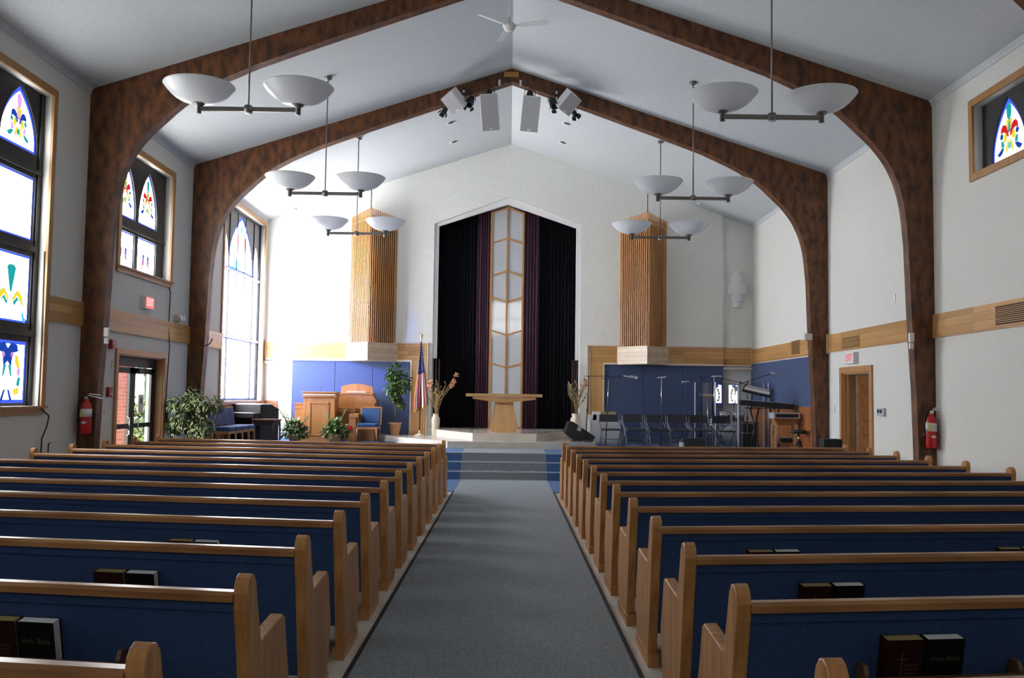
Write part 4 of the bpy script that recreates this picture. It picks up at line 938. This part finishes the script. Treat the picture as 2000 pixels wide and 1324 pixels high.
# flag
root = thing('american_flag', 'fringed American flag hanging on a pole left of the niche', 'flag', (-2.19, 23.4, D1Z))
MB().lathe([(0, 0), (.13, 0), (.13, .02), (.06, .05), (.02, .07), (.02, .14), (0, .14)], seg=20).out('base', M_ceramic, root)
MB().tube([(0, 0, .05), (0, 0, 2.36)], .014, 8).out('pole', M_darkrod, root)
e_ = MB().lathe([(0, 2.34), (.02, 2.36), (.012, 2.40), (.03, 2.44), (0, 2.46)], seg=10).ball((0, 0, 2.49), .03, 8, sq=(1, 1, 1.6)); e_.prism([(-.05, 2.50), (0, 2.46), (.05, 2.50), (.02, 2.55), (-.02, 2.55)], .015, 'y', -.007); e_.out('eagle_finial', M_brass, root)
mb = MB(); nu, nv = 36, 30
for q in (M_flagred, M_flagwhite, M_flagblue, M_gold): mb.mat(q)
def fl(u, v):
    zt = 2.35-.03*u; zb = (1.24-D1Z)+(.17)*abs(u-.1)**1.2
    z = zt+(zb-zt)*v; xl = -.01-.13*min(1, v*1.25)**1.1; xr = .02+.185*min(1, v*1.15)**1.1
    return Vector((xl+(xr-xl)*u, -.035-.045*math.sin(u*PI*3.2+v*.8)*(.3+v)-.02, z))
V = [[mb.bm.verts.new(fl(i/nu, j/nv)) for j in range(nv+1)] for i in range(nu+1)]
for i in range(nu):
    for j in range(nv):
        u = (i+.5)/nu; v = (j+.5)/nv; F = mb.bm.faces.new((V[i][j], V[i+1][j], V[i+1][j+1], V[i][j+1])); F.smooth = True
        if i >= nu-1 and v > .45 or i < 1 and v > .3 or j >= nv-1: F.material_index = 3
        elif v < .46: F.material_index = 2
        else: F.material_index = int(u*9) % 2
cl = mb.out('flag_cloth', None, root); sm = cl.modifiers.new('thick', 'SOLIDIFY'); sm.thickness = .004
mb = MB()
for r in range(9):
    for c in range(4):
        v = .10+r*.038; u = .16+c*.2+(.1 if r % 2 else 0)
        if u > .88: continue
        p = fl(u, v)+Vector((0, -.007, 0)); k = .35+.65*min(1, v*2); R_ = .012
        pts = [(p.x+k*R_*(1 if a % 2 == 0 else .42)*math.sin(PI*a/5), p.y, p.z+R_*(1 if a % 2 == 0 else .42)*math.cos(PI*a/5)) for a in range(10)]
        mb.faces(pts+[(p.x, p.y-.001, p.z)], [(a, (a+1) % 10, 10) for a in range(10)])
mb.out('star', M_flagwhite, cl, 'white stars')

# plants
def foliage(mb, centres, n, L, w, rnd, drop=.3):
    for k in range(n):
        c, r = centres[k % len(centres)]
        d_ = Vector((rnd.gauss(0, 1), rnd.gauss(0, 1), rnd.gauss(0, 1))); d_.normalize(); p = Vector(c)+Vector((d_.x*r[0], d_.y*r[1], d_.z*r[2]))*rnd.uniform(.35, 1)
        dd = (d_+Vector((rnd.uniform(-.5, .5), rnd.uniform(-.5, .5), -drop+rnd.uniform(-.4, .4)))); mb.leaf(p, dd, Vector((rnd.uniform(-.5, .5), rnd.uniform(-.5, .5), 1)), L*rnd.uniform(.7, 1.2), w)
rnd = random.Random(11)
root = thing('potted_ficus', 'slim potted ficus standing left of the flag on the dais', 'potted plant', (-2.86, 23.85, D1Z))
MB().lathe([(0, 0), (.11, 0), (.155, .27), (.17, .28), (.17, .31), (.15, .31), (.14, .27), (.1, .02), (0, .02)], seg=24).out('pot', M_terra, root)
MB().lathe([(0, .26), (.14, .26), (.14, .27), (0, .27)], seg=20).out('soil', M_soil, root)
MB().tube([(0, 0, .25), (.02, 0, .6), (-.02, 0, .95), (.0, 0, 1.3), (-.03, 0, 1.7)], [.018, .016, .014, .012, .008], 7).tube([(.02, .02, .26), (-.02, .03, .6), (.05, .02, .9), (.12, .02, 1.35)], .009, 6).tube([(0, 0, .95), (-.12, 0, 1.2)], .007, 5).out('trunk', M_bark, root)
mb = MB(); foliage(mb, [((0, 0, 1.62), (.22, .2, .17)), ((-.1, 0, 1.5), (.15, .15, .12)), ((.20, 0, 1.42), (.20, .17, .17)), ((-.05, 0, 1.17), (.24, .2, .13)), ((.15, 0, 1.20), (.2, .2, .12)), ((0, 0, .98), (.12, .12, .10)), ((.05, 0, 1.3), (.2, .2, .12)), ((.14, 0, .80), (.06, .08, .08))], 900, .115, .075, rnd); mb.out('foliage', M_leaf, root)
root = thing('ficus_tree', 'bushy ficus tree in front of the left arch beside the glass door', 'potted plant', (-5.86, 17.5, .012))
MB().lathe([(0, 0), (.15, 0), (.19, .30), (.17, .30), (.13, .03), (0, .03)], seg=24).out('pot', M_blackmat, root)
MB().tube([(0, 0, .05), (.02, 0, .5), (-.02, 0, 1.0), (.02, 0, 1.5)], [.028, .024, .02, .012], 8).tube([(0, 0, .7), (.2, -.1, 1.2)], .011, 6).tube([(0, 0, .8), (-.25, .05, 1.3)], .011, 6).tube([(.03, .02, .05), (.06, .03, .9)], .014, 6).out('trunk', M_bark, root)
mb = MB(); foliage(mb, [((0, 0, 1.5), (.18, .2, .26)), ((-.28, 0, 1.42), (.22, .2, .16)), ((.32, 0, 1.42), (.24, .2, .16)), ((.05, 0, 1.2), (.30, .28, .22)), ((.16, -.05, 1.0), (.28, .25, .2)), ((-.25, .0, 1.1), (.18, .16, .14)), ((.12, 0, .75), (.24, .22, .2)), ((-.34, 0, 1.0), (.14, .1, .12))], 2000, .11, .042, rnd, .8); mb.out('foliage', M_leafgrey, root)
def fern(loc, lab, spikes, seed):
    rnd = random.Random(seed); root = thing('basket_plant', lab, 'potted plant', loc, 0, 'basket plants before the pulpit')
    MB().lathe([(0, 0), (.12, 0), (.17, .16), (.18, .22), (.16, .22), (.11, .03), (0, .02)], seg=22).out('basket', M_basket, root)
    mb = MB(); foliage(mb, [((0, 0, .32), (.25, .22, .14)), ((-.16, 0, .25), (.14, .14, .1)), ((.16, 0, .25), (.14, .14, .1)), ((0, -.05, .4), (.14, .14, .12))], 300, .15, .085, rnd, .1); mb.out('foliage', M_leaf, root)
    mb = MB()
    for dx, dz in spikes:
        for q in range(2):
            b = Vector((dx*.2, 0, .3)); e = Vector((dx+rnd.uniform(-.03, .03), rnd.uniform(-.1, .1), dz)); n = 9
            mb.tube([b, (b+e)/2+Vector((0, 0, .03)), e], [.008, .007, .002], 5)
            for k in range(n): mb.leaf(b.lerp(e, .25+.75*k/n), (e-b).normalized()+Vector((.35*(-1)**k, .1, .1)), Vector((0, -1, .2)), .09, .018)
    mb.out('spiky_frond', M_drygreen, root)
fern((-5.05, 22.35, PZ), 'basket plant with spiky fronds at the left foot of the pulpit', ((-.42, .84), (-.30, .80), (.30, .62)), 21)
fern((-4.10, 22.35, PZ), 'basket plant with spiky fronds between pulpit and blue chair', ((-.26, .74), (.26, .80), (.12, .6)), 22)

# pulpit, organ console, chairs on the left
root = thing('pulpit', 'oak pulpit with framed front panel behind the basket plants', 'pulpit', (-4.60, 22.9, PZ))
MB().box(-.38, .38, 0, .5, 0, 1.10).out('body', M_pulpit, root, bevel=.005)
MB().box(-.42, .42, -.04, .54, 1.08, 1.13).box(-.43, .43, -.05, .55, 1.19, 1.215).box(-.40, .40, -.02, .52, 1.13, 1.19).out('cap', M_pulpitx, root, bevel=.004)
MB().box(-.38, .40, -.058, -.05, 1.13, 1.15).out('cap_edging', M_pale, root)
mb = MB()
for a, b, c, d_ in ((-.24, .24, .92, .955), (-.24, .24, .14, .175), (-.24, -.205, .14, .95), (.205, .24, .14, .95)): mb.box(a, b, -.018, 0, c, d_)
mb.out('panel_moulding', M_pulpit, root, bevel=.004)
MB().box(-.18, .18, -.006, 0, .2, .9).out('front_panel', M_pulpit, root); MB().box(-.42, .42, -.03, .5, 0, .10).out('plinth', M_pulpitx, root)
MB().box(-.62, -.38, .1, .5, 0, .90).box(-.64, -.37, .08, .52, .90, .93).box(-.63, -.37, .09, .51, .80, .825).out('side_wing', M_pulpit, root)
MB().tube([(.0, .25, 1.2), (-.02, .22, 1.32), (.03, .15, 1.36)], .006, 6).out('gooseneck_microphone', M_black, root)
root = thing('organ_console', 'oak organ console with arched music rack behind the pulpit', 'organ', (-3.80, 23.55, PZ))
MB().prism([(-.60, 0), (.40, 0), (.48, .12), (.48, 1.02), (.38, 1.18), (-.60, 1.18)], .45, 'y', .1).out('case', M_pulpit, root, bevel=.005)
MB().box(-.62, .40, .08, .57, 1.17, 1.20).out('lid', M_pulpitx, root)
mb = MB(); pts = [(-.45, 1.20), (.38, 1.20), (.36, 1.36)]+[(.36-.79*i/10, 1.36+.07*math.sin(PI*i/10)) for i in range(1, 10)]+[(-.43, 1.36)]
mb.prism(pts, .03, 'y', .25).out('music_rack', M_pulpit, root); MB().box(-.28, .20, .19, .25, 1.21, 1.235).out('rack_ledge', M_pale, root)
MB().box(-.55, .02, -.35, .1, .72, .82).box(-.50, -.05, -.05, .1, 0, .72).out('key_desk', M_pulpit, root)
MB().box(.30, .47, -.10, .1, 0, .95).out('side_cheek', M_pulpit, root)
root = thing('reading_stand', 'narrow wooden stand left of the blue chair with a red tag', 'stand', (-3.72, 22.75, PZ))
MB().box(-.10, .06, -.1, .25, 0, .66).box(-.10, .12, -.12, .27, .60, .70).out('stand_body', M_pulpit, root, bevel=.005); MB().box(-.11, -.03, -.13, -.10, .30, .40).out('red_tag', M_red, root)
def bluechair(root, w_, arm=False, wood_=M_pulpit):
    MB().box(-w_/2+.02, w_/2-.02, -.24, .20, .38, .47).out('seat', M_seatblue, root, bevel=.025)
    MB().box(-w_/2+.03, w_/2-.03, 0, .06, 0, .36, tr(0, .2, .47) @ rotx(-.14)).out('backrest', M_seatblue, root, bevel=.02)
    mb = MB(); 
    for s in (-1, 1): mb.box(s*(w_/2-.012)-.014, s*(w_/2-.012)+.014, .01, .05, -.05, .39, tr(0, .2, .47) @ rotx(-.14))
    mb.box(-w_/2, w_/2, .01, .05, .37, .40, tr(0, .2, .47) @ rotx(-.14)); mb.out('back_frame', wood_, root)
    MB().box(-w_/2+.01, w_/2-.01, -.23, .21, .33, .385).out('seat_frame', wood_, root)
    for sx in (-1, 1):
        for sy in (-.22, .19): MB().tube([(sx*(w_/2-.03), sy, .34), (sx*(w_/2-.01), sy*1.1, 0)], [.02, .014], 6).out('leg', wood_, root)
root = thing('upholstered_chair', 'blue upholstered wooden chair standing right of the pulpit', 'chair', (-3.36, 22.75, PZ), -.06)
bluechair(root, .52)
proto = None
for k, (y, lab) in enumerate(((18.98, 'nearest'), (19.46, 'second'), (19.94, 'third'), (20.42, 'farthest'))):
    if k == 0:
        proto = root = thing('row_chair', '', 'chair', (0, 0, 0), PI/2, 'row of blue chairs along the left wall'); bluechair(root, .47)
    else: root = copy_tree(proto)
    root.location = (-5.78, y, PZ); root.rotation_euler = (0, 0, PI/2); root['label'] = 'blue row chair against the left wall, %s of four' % lab
root = thing('electric_organ', 'black electric organ under the bright chancel window', 'organ', (-5.85, 21.75, PZ), -.5)
MB().prism([(-.30, 0), (.30, 0), (.30, .80), (.05, .90), (-.30, .90)], .9, 'x', -.45, rotz(0)).out('case', M_blackmat, root, bevel=.01)
MB().box(-.43, .43, -.50, -.28, .60, .70).out('key_bed', M_blackmat, root); MB().box(-.40, .40, -.49, -.32, .70, .712).out('keyboard', M_label, root)
MB().box(-.42, .42, -.2, .18, .90, .915).out('top_panel', M_case, root)
for sx in (-1, 1): MB().box(sx*.42-.02, sx*.42+.02, -.48, -.44, 0, .62).out('leg', M_blackmat, root)
root = thing('organ_bench', 'dark wooden organ bench with tapered legs by the chancel window', 'bench', (-5.42, 21.15, PZ), -.25)
MB().box(-.28, .28, -.17, .17, .54, .58).out('bench_top', M_rackwood, root, bevel=.006); MB().box(-.26, .26, -.15, .15, .44, .54).out('apron', M_darkrod, root)
for sx in (-1, 1):
    for sy in (-1, 1): MB().tube([(sx*.25, sy*.14, .5), (sx*.26, sy*.15, 0)], [.022, .012], 6).out('leg', M_darkrod, root)

# ------------------------------------------------------------------ right side: monitor, cabinets, books, chairs, microphones, drums, keyboards
root = thing('stage_monitor', 'black wedge stage monitor on the dais right of the altar', 'loudspeaker', (1.66, 22.1, D1Z), .10)
mb = MB().prism([(-.32, .18), (-.10, 0), (.32, 0), (.38, .10), (-.16, .45), (-.24, .44)], .42, 'y', -.2); mb.out('cabinet', M_blackmat, root, bevel=.012)
MB().box(-.17, -.08, -.212, -.198, .20, .31, roty(.45) @ tr(-.0, 0, 0)).out('handle_recess', M_grill, root)
root = thing('grey_cabinet', 'light grey cabinet behind the folding chairs, books on top', 'cabinet', (2.42, 23.7, PZ))
MB().box(-.38, .42, -.2, .2, 0, .60).out('body', M_case, root, bevel=.006); MB().box(-.30, .38, -.215, -.2, .05, .56).out('front_cloth', M_grill, root); MB().box(-.40, -.34, -.22, .2, 0, .61).out('side_panel', M_white, root)
ZC = PZ+.605; k = 0
for x, n, m, nm in ((2.13, 5, M_pages, 'white'), (2.24, 8, M_pages, 'white')):
    for i in range(n):
        o = tag(B(x-.10, x+.10, 23.52, 23.72, ZC+i*.026+.001, ZC+i*.026+.025).out('booklet', m), 'white booklet in the %s stack on the grey cabinet, number %d from the bottom' % ({2.13: 'lower left', 2.24: 'taller middle'}[x], i+1), 'booklet', 'booklets stacked on the grey cabinet')
for x in (2.44, 2.63):
    for i in range(5):
        tag(B(x-.085, x+.085, 23.52, 23.72, ZC+i*.042+.001, ZC+i*.042+.041).out('hymnal', M_gilt), 'gilt-edged book in the %s stack on the grey cabinet, number %d from the bottom' % ({2.44: 'left yellow', 2.63: 'right yellow'}[x], i+1), 'book', 'gilt-edged books stacked on the grey cabinet')
# folding chairs
def folding_chair():
    root = bpy.data.objects.new('folding_chair', None); COL.objects.link(root); root['category'] = 'chair'
    MB().box(-.20, .20, -.22, .20, .41, .45).out('seat', M_vinyl, root, bevel=.012)
    mb = MB(); n = 8; vs = []
    for i in range(n+1):
        x = -.225+.45*i/n; y = .23+.02*(1-(2*i/n-1)**2)
        for q in ((0, .60), (0, .77), (.025, .77), (.025, .60)): vs.append((x, y+q[0]+(q[1]-.6)*.12, q[1]))
    fs = []
    for i in range(n):
        for j in range(4): fs.append((i*4+j, i*4+(j+1) % 4, i*4+4+(j+1) % 4, i*4+4+j))
    fs += [(0, 1, 2, 3), (n*4+3, n*4+2, n*4+1, n*4)]; mb.faces(vs, fs); mb.out('backrest', M_vinyl, root)
    for s in (-1, 1):
        MB().tube([(s*.235, -.26, 0), (s*.235, .0, .44), (s*.235, .22, .60), (s*.225, .245, .75)], .011, 6).out('front_leg', M_tubegrey, root)
        MB().tube([(s*.215, .28, 0), (s*.215, -.05, .43)], .011, 6).out('rear_leg', M_tubegrey, root)
    for a in ((-.235, -.20, .10), (-.215, .22, .08), (-.215, .12, .2)): MB().tube([a, (-a[0], a[1], a[2])], .009, 6).out('cross_bar', M_tubegrey, root)
    return root
proto = None; posn = ['leftmost', 'second from the left', 'third from the left', 'fourth from the left', 'fifth from the left', 'rightmost']
for row, y, xs, nm in ((0, 21.75, (2.40, 2.96, 3.50, 4.00, 4.50, 5.03), 'front'), (1, 22.75, (3.05, 3.60, 4.12, 4.62), 'rear')):
    for i, x in enumerate(xs):
        if proto is None: proto = o = folding_chair()
        else: o = copy_tree(proto)
        o.location = (x, y+.03*math.sin(i*2.1+row), PZ); o.rotation_euler = (0, 0, .10+.03*math.sin(i*3+row)); o['group'] = 'dark folding chairs on the platform'
        o['label'] = 'dark folding chair in the %s row, %s' % (nm, posn[i] if i < len(xs)-1 else 'rightmost')
root = thing('floor_monitor', 'dark wedge monitor on the floor before the folding chairs', 'loudspeaker', (4.1, 20.9, PZ)); MB().prism([(-.3, 0), (.3, 0), (.3, .12), (-.1, .3), (-.25, .3)], .5, 'x', -.25).out('cabinet', M_blackmat, root, bevel=.01); MB().box(-.26, -.22, -.3, .1, 0, .2).out('side_plate', M_case, root)
def mic_stand(x, y, z0, ztop, lab, boom=None, mic=None, silver=False, lean=(0, 0)):
    """boom: (dx0,dz0,dx1,dz1) ends relative to the pole top; mic: (dx,dz,angle,length) relative to the pole top"""
    root = thing('microphone_stand', lab, 'microphone stand', (x, y, z0), 0, 'microphone stands on the platform'); H = ztop-z0
    mb = MB()
    MB().lathe([(0, 0), (.13, 0), (.13, .02), (.03, .04), (0, .04)], seg=20).out('base', M_black, root)
    MB().tube([(0, 0, .03), (lean[0]*.5, 0, H*.5)], .013, 7).out('lower_pole', M_black, root)
    MB().tube([(lean[0]*.5, 0, H*.48), (lean[0], 0, H)], .009, 7).out('upper_pole', M_chrome if silver else M_black, root)
    MB().tube([(lean[0]*.5, 0, H*.46), (lean[0]*.5, 0, H*.51)], .019, 8).out('clutch', M_black, root)
    T = Vector((lean[0], 0, H))
    if boom: MB().tube([T+Vector((boom[0], 0, boom[1])), T+Vector((boom[2], -.05, boom[3]))], .008, 6).ball(T, .022, 8).out('boom', M_black, root)
    if mic:
        dx, dz, a, L_ = mic; p = T+Vector((dx, -.05, dz)); d_ = Vector((math.cos(a), 0, math.sin(a)))
        m_ = MB().tube([p-d_*L_/2, p+d_*L_*.3], [.014, .019], 8).out('microphone', M_case, root); MB().ball(p+d_*L_*.38, .026, 8).out('windscreen', M_grill, m_)
mic_stand(1.80, 21.5, D1Z, 2.14, 'black boom microphone stand furthest left, beside the wedge monitor', (-.11, .01, .78, .02), (.96, -.0, -.18, .34), False, (.05, 0))
mic_stand(2.33, 22.25, PZ, 2.13, 'boom microphone stand behind the left folding chair', (-.17, -.01, .55, .05), (.60, .04, -.2, .2), True, (.06, 0))
mic_stand(3.49, 21.3, PZ, 2.12, 'straight silver microphone stand in front of the blue panels', None, (0, .02, .08, .20), True)
mic_stand(4.52, 21.9, PZ, 2.17, 'boom microphone stand with its microphone pointing left before the drum shield', (.12, .03, -.33, -.09), (-.38, -.11, 2.9+.35-.0, .18), False)
mic_stand(4.69, 21.3, PZ, 2.15, 'upright microphone stand with horizontal silver microphone before the drum shield', None, (.05, .03, .0, .24), True)
mic_stand(5.28, 21.3, PZ, 2.06, 'boom microphone stand left of the keyboards, boom rising left', (.12, -.04, -.55, .10), None, False)
mic_stand(5.36, 20.95, PZ, 2.05, 'boom microphone stand left of the keyboards, boom rising right', (-.25, -.06, .50, .19), (.62, .20, -.25, .22), False)
# drum shield and drums
pan = [((4.66, 23.35), (5.00, 22.62)), ((5.00, 22.62), (5.50, 22.33)), ((5.50, 22.33), (6.10, 22.30)), ((6.10, 22.30), (6.33, 22.75))]
labs = ('clear acrylic drum shield panel at the left', 'clear acrylic drum shield panel reflecting stained glass', 'clear acrylic drum shield panel behind the keyboards', 'clear acrylic drum shield panel against the right wall')
for ((xa, ya), (xb, yb)), lab in zip(pan, labs):
    L_ = math.hypot(xb-xa, yb-ya); root = thing('drum_shield_panel', lab, 'drum shield', (xa, ya, PZ), math.atan2(yb-ya, xb-xa), 'acrylic drum shield panels')
    B(.02, L_-.02, -.003, .003, .01, 1.57).out('clear_sheet', M_acryl, root)
    for x in (.012, L_-.012): MB().box(x-.012, x+.012, -.010, .010, .0, 1.575).out('hinge_edge', M_acryledge, root)
def drum(name, loc, r, h_, M_, lab, legs=True):
    root = thing(name, lab, 'drum', loc); MB().lathe([(0, 0), (r, 0), (r, h_), (0, h_)], seg=28, M=M_).out('shell', M_drum, root)
    MB().lathe([(r*.98, h_-.02), (r*1.03, h_-.02), (r*1.03, h_+.008), (r*.96, h_+.008)], seg=28, M=M_).lathe([(r*.98, -.008), (r*1.03, -.008), (r*1.03, .02), (r*.96, .02)], seg=28, M=M_).out('hoop', M_chrome, root)
    MB().lathe([(0, h_+.002), (r*.96, h_+.002), (r*.96, h_+.004), (0, h_+.004)], seg=28, M=M_).out('drum_head', M_label, root)
    if legs:
        for k in range(3): a = k*2.1; MB().tube([M_ @ Vector((r*math.cos(a), r*math.sin(a), h_*.4)), (r*1.25*math.cos(a), r*1.25*math.sin(a), -loc[2]+PZ)], .008, 5).out('leg', M_chrome, root)
drum('bass_drum', (5.45, 22.85, PZ+.28), .27, .4, rotx(PI/2) @ tr(0, 0, -.2), 'bass drum low behind the acrylic shield', False)
drum('tom_drum', (5.28, 22.85, PZ+.66), .14, .18, rotx(.35), 'left mounted tom drum behind the shield'); drum('tom_drum', (5.62, 22.85, PZ+.66), .14, .18, rotx(.35), 'right mounted tom drum behind the shield')
drum('snare_drum', (5.15, 23.25, PZ+.52), .17, .14, Matrix(), 'snare drum behind the left tom'); drum('floor_tom', (5.95, 22.95, PZ+.25), .19, .38, Matrix(), 'floor tom behind the keyboards')
def cymbal(loc, r, tilt, lab):
    root = thing('cymbal_stand', lab, 'cymbal', (loc[0], loc[1], PZ)); H = loc[2]-PZ; MB().tube([(0, 0, .2), (0, 0, H)], .010, 6).out('pole', M_chrome, root)
    MB().lathe([(0, .02), (.03, .018), (.045, .005), (r, -.012), (r, -.016), (.045, 0), (0, .01)], seg=28, M=tr(0, 0, H) @ rotx(tilt)).out('cymbal', M_cymbal, root)
    for k in range(3): a = k*2.1; MB().tube([(0, 0, .4), (.22*math.cos(a), .22*math.sin(a), 0)], .008, 5).out('leg', M_chrome, root)
cymbal((4.92, 23.05, 1.78), .22, .12, 'bronze cymbal on a chrome stand at the left of the drums'); cymbal((5.6, 23.2, 1.55), .20, -.1, 'bronze cymbal on a chrome stand over the drums')
# keyboards
root = thing('keyboard_stand', 'black two-tier X keyboard stand at the right of the platform', 'stand', (5.72, 20.75, PZ), -.12)
for s in (-1, 1):
    MB().tube([(s*.12-.25, -.02, 0), (-s*.10-.25, 0, .98)], .018, 6).tube([(s*.12+.2, .1, 0), (-s*.10+.2, .1, .98)], .018, 6).out('cross_leg', M_black, root)
MB().box(-.45, .50, -.15, .2, .97, .99).out('lower_support', M_black, root); MB().tube([(-.3, .1, .95), (-.28, .16, 1.35)], .018, 6).tube([(.2, .1, .95), (.1, .16, 1.30)], .016, 6).out('upper_arm', M_black, root)
def keyboard(loc, size, rot, lab, keys=True):
    root = thing('keyboard', lab, 'keyboard', loc); w_, d_, h_ = size
    MB().box(-w_/2, w_/2, -d_/2, d_/2, 0, h_, rot).out('body', M_blackmat, root, bevel=.008)
    mb = MB().mat(M_label)
    for k in range(26): x = -w_*.44+w_*.88*k/26; mb.box(x, x+w_*.88/26-.002, -d_/2+.01, -d_*.02, h_, h_+.008, rot)
    mb.out('keys', M_label, root); MB().box(-w_*.4, w_*.4, d_*.1, d_*.35, h_, h_+.004, rot).out('control_panel', M_grill, root)
keyboard((5.72, 20.75, PZ+1.0), (1.15, .34, .12), rotz(-.12) @ roty(.07), 'large black keyboard on the lower tier of the stand')
keyboard((5.52, 20.72, PZ+1.33), (.62, .30, .07), rotz(-.35) @ roty(.22) @ rotx(.45), 'small black keyboard tilted on the upper tier of the stand')
root = thing('equipment_table', 'tall narrow wooden table with shelf at the right of the platform', 'table', (6.03, 20.45, PZ))
MB().box(-.25, .25, -.18, .18, .72, .76).box(-.22, .22, -.16, .16, .62, .72).out('table_top', M_pulpit, root); MB().box(-.21, .21, -.14, .14, .22, .245).out('shelf', M_pulpit, root)
for sx in (-1, 1):
    for sy in (-1, 1): MB().box(sx*.22-.025, sx*.22+.025, sy*.15-.02, sy*.15+.02, 0, .64).out('leg', M_altar, root)
root = thing('rack_mixer', 'silver edged rack mixer on top of the wooden table', 'audio mixer', (6.03, 20.42, PZ+.762)); MB().box(-.29, .29, -.2, .18, 0, .13).out('case', M_case, root, bevel=.012); MB().box(-.24, .24, -.206, -.2, .03, .10).out('front_panel', M_blackmat, root)
root = thing('power_supply', 'dark equipment box on the shelf of the wooden table', 'equipment box', (6.06, 20.42, PZ+.246)); MB().box(-.13, .13, -.1, .1, 0, .10).out('case', M_blackmat, root, bevel=.03); MB().box(-.06, .06, -.09, .09, .10, .115).out('top_plate', M_case, root)
tag(MB().lathe([(0, 0), (.03, 0), (.032, .12), (.012, .16), (.012, .19), (0, .19)], (5.88, 20.38, PZ+.247), 14).out('water_bottle', clearglass('bottle_plastic', (.8, .86, .9), .2, .1)), 'small clear bottle on the shelf of the wooden table', 'bottle')
root = thing('drum_stool', 'black padded stool against the right wall wainscot', 'stool', (6.18, 19.9, PZ)); MB().lathe([(0, .46), (.15, .46), (.17, .49), (.16, .53), (0, .54)], seg=24).out('seat', M_blackmat, root)
for k in range(3): a = k*2.1+.4; MB().tube([(0, 0, .35), (.16*math.cos(a), .16*math.sin(a), 0)], .012, 6).out('leg', M_black, root)
MB().tube([(0, 0, .2), (0, 0, .47)], .018, 8).out('post', M_chrome, root)
root = thing('guitar_amplifier', 'black guitar amplifier on the floor at the foot of the far arch', 'amplifier', (6.22, 18.0, .012)); MB().box(-.20, .16, -.15, .15, 0, .92).out('cabinet', M_blackmat, root, bevel=.01); MB().box(-.17, .13, -.158, -.15, .05, .66).out('grille', M_tubegrey, root)
tag(MB().tube([(5.85, 20.3, PZ+.75), (5.82, 20.25, PZ+.5), (5.76, 20.2, PZ+.3), (5.62, 20.1, PZ+.1), (5.5, 20.0, PZ+.012)], .008, 5).out('equipment_cable', M_tancable), 'tan cable trailing down left of the wooden table', 'cable')
tag(MB().tube([(6.15, 19.8, PZ+.36), (6.05, 19.75, PZ+.25), (6.02, 19.7, PZ+.12), (5.85, 19.6, PZ+.02), (5.7, 19.5, PZ+.012)], .009, 5).out('equipment_cable', M_tancable), 'tan cable looping below the black stool', 'cable')
tag(MB().tube([(5.28, 21.2, 1.2), (5.25, 21.15, 1.02), (5.33, 21.1, .92), (5.5, 21.1, .95), (5.62, 21.15, 1.15)], .008, 5).out('equipment_cable', M_cable), 'dark cable looping from the microphone stand to the keyboards', 'cable')

root = thing('equipment_crate', 'black upright equipment crate under the left end of the keyboards', 'crate', (5.45, 21.25, PZ)); MB().box(-.16, .16, -.14, .14, 0, .62).out('body', M_blackmat, root, bevel=.012); MB().box(-.165, .165, -.145, .145, .40, .42).out('lid_band', M_tubegrey, root)
# ------------------------------------------------------------------ outside the glass door
tag(B(-40, -HW-TH-.0, 5, 60, -.2, -.1).out('lawn', M_grass), 'lawn outside the glass door', 'lawn')
tag(B(-9.4, -HW-TH, 14.6, 18.4, -.1, -.02).out('pavement', M_concrete), 'pale pavement outside the glass door', 'pavement')
tag(B(-11.5, -7.32, 18.0, 18.3, -.1, 3.4).out('brick_wall', M_brick), 'red brick wall seen through the left leaf of the glass door', 'brick wall')
rnd = random.Random(4)
for (x, y, z, r, n, hue), lab in zip(((-9.3, 23.5, .3, .95, 1500, 0), (-10.65, 27.5, 2.55, .62, 500, 1), (-8.4, 21.3, -.1, .45, 500, 0)), ('yellow-green shrub outside the right door leaf', 'blue-green tree crown beyond the shrub outside the door', 'low ground plant just outside the door')):
    mb = MB(); foliage(mb, [((x, y, z+r*.4), (r, r, r))], n, .14, .08, rnd, .2)
    mb.tube([(x, y, -.1), (x, y, z+r*.5)], .04, 6)
    tag(mb.out('shrub', mixed('shrub_leaf_%s' % lab[:3], (.05, .08, .04) if hue else (.06, .09, .015), (.16, .22, .15) if hue else (.20, .22, .05), (6, 6, 6), .6)), lab, 'shrub', 'planting outside the door')

root = thing('ceiling_light', 'square light on the hall ceiling beyond the open door, out of view', 'ceiling light', (8.1, 17.3, 2.6)); B(-.32, .32, -.32, .32, -.05, 0).out('housing', M_white, root); B(-.28, .28, -.28, .28, -.06, -.05).out('diffuser', glow('hall_light', (1, .93, .82), 7.0), root)
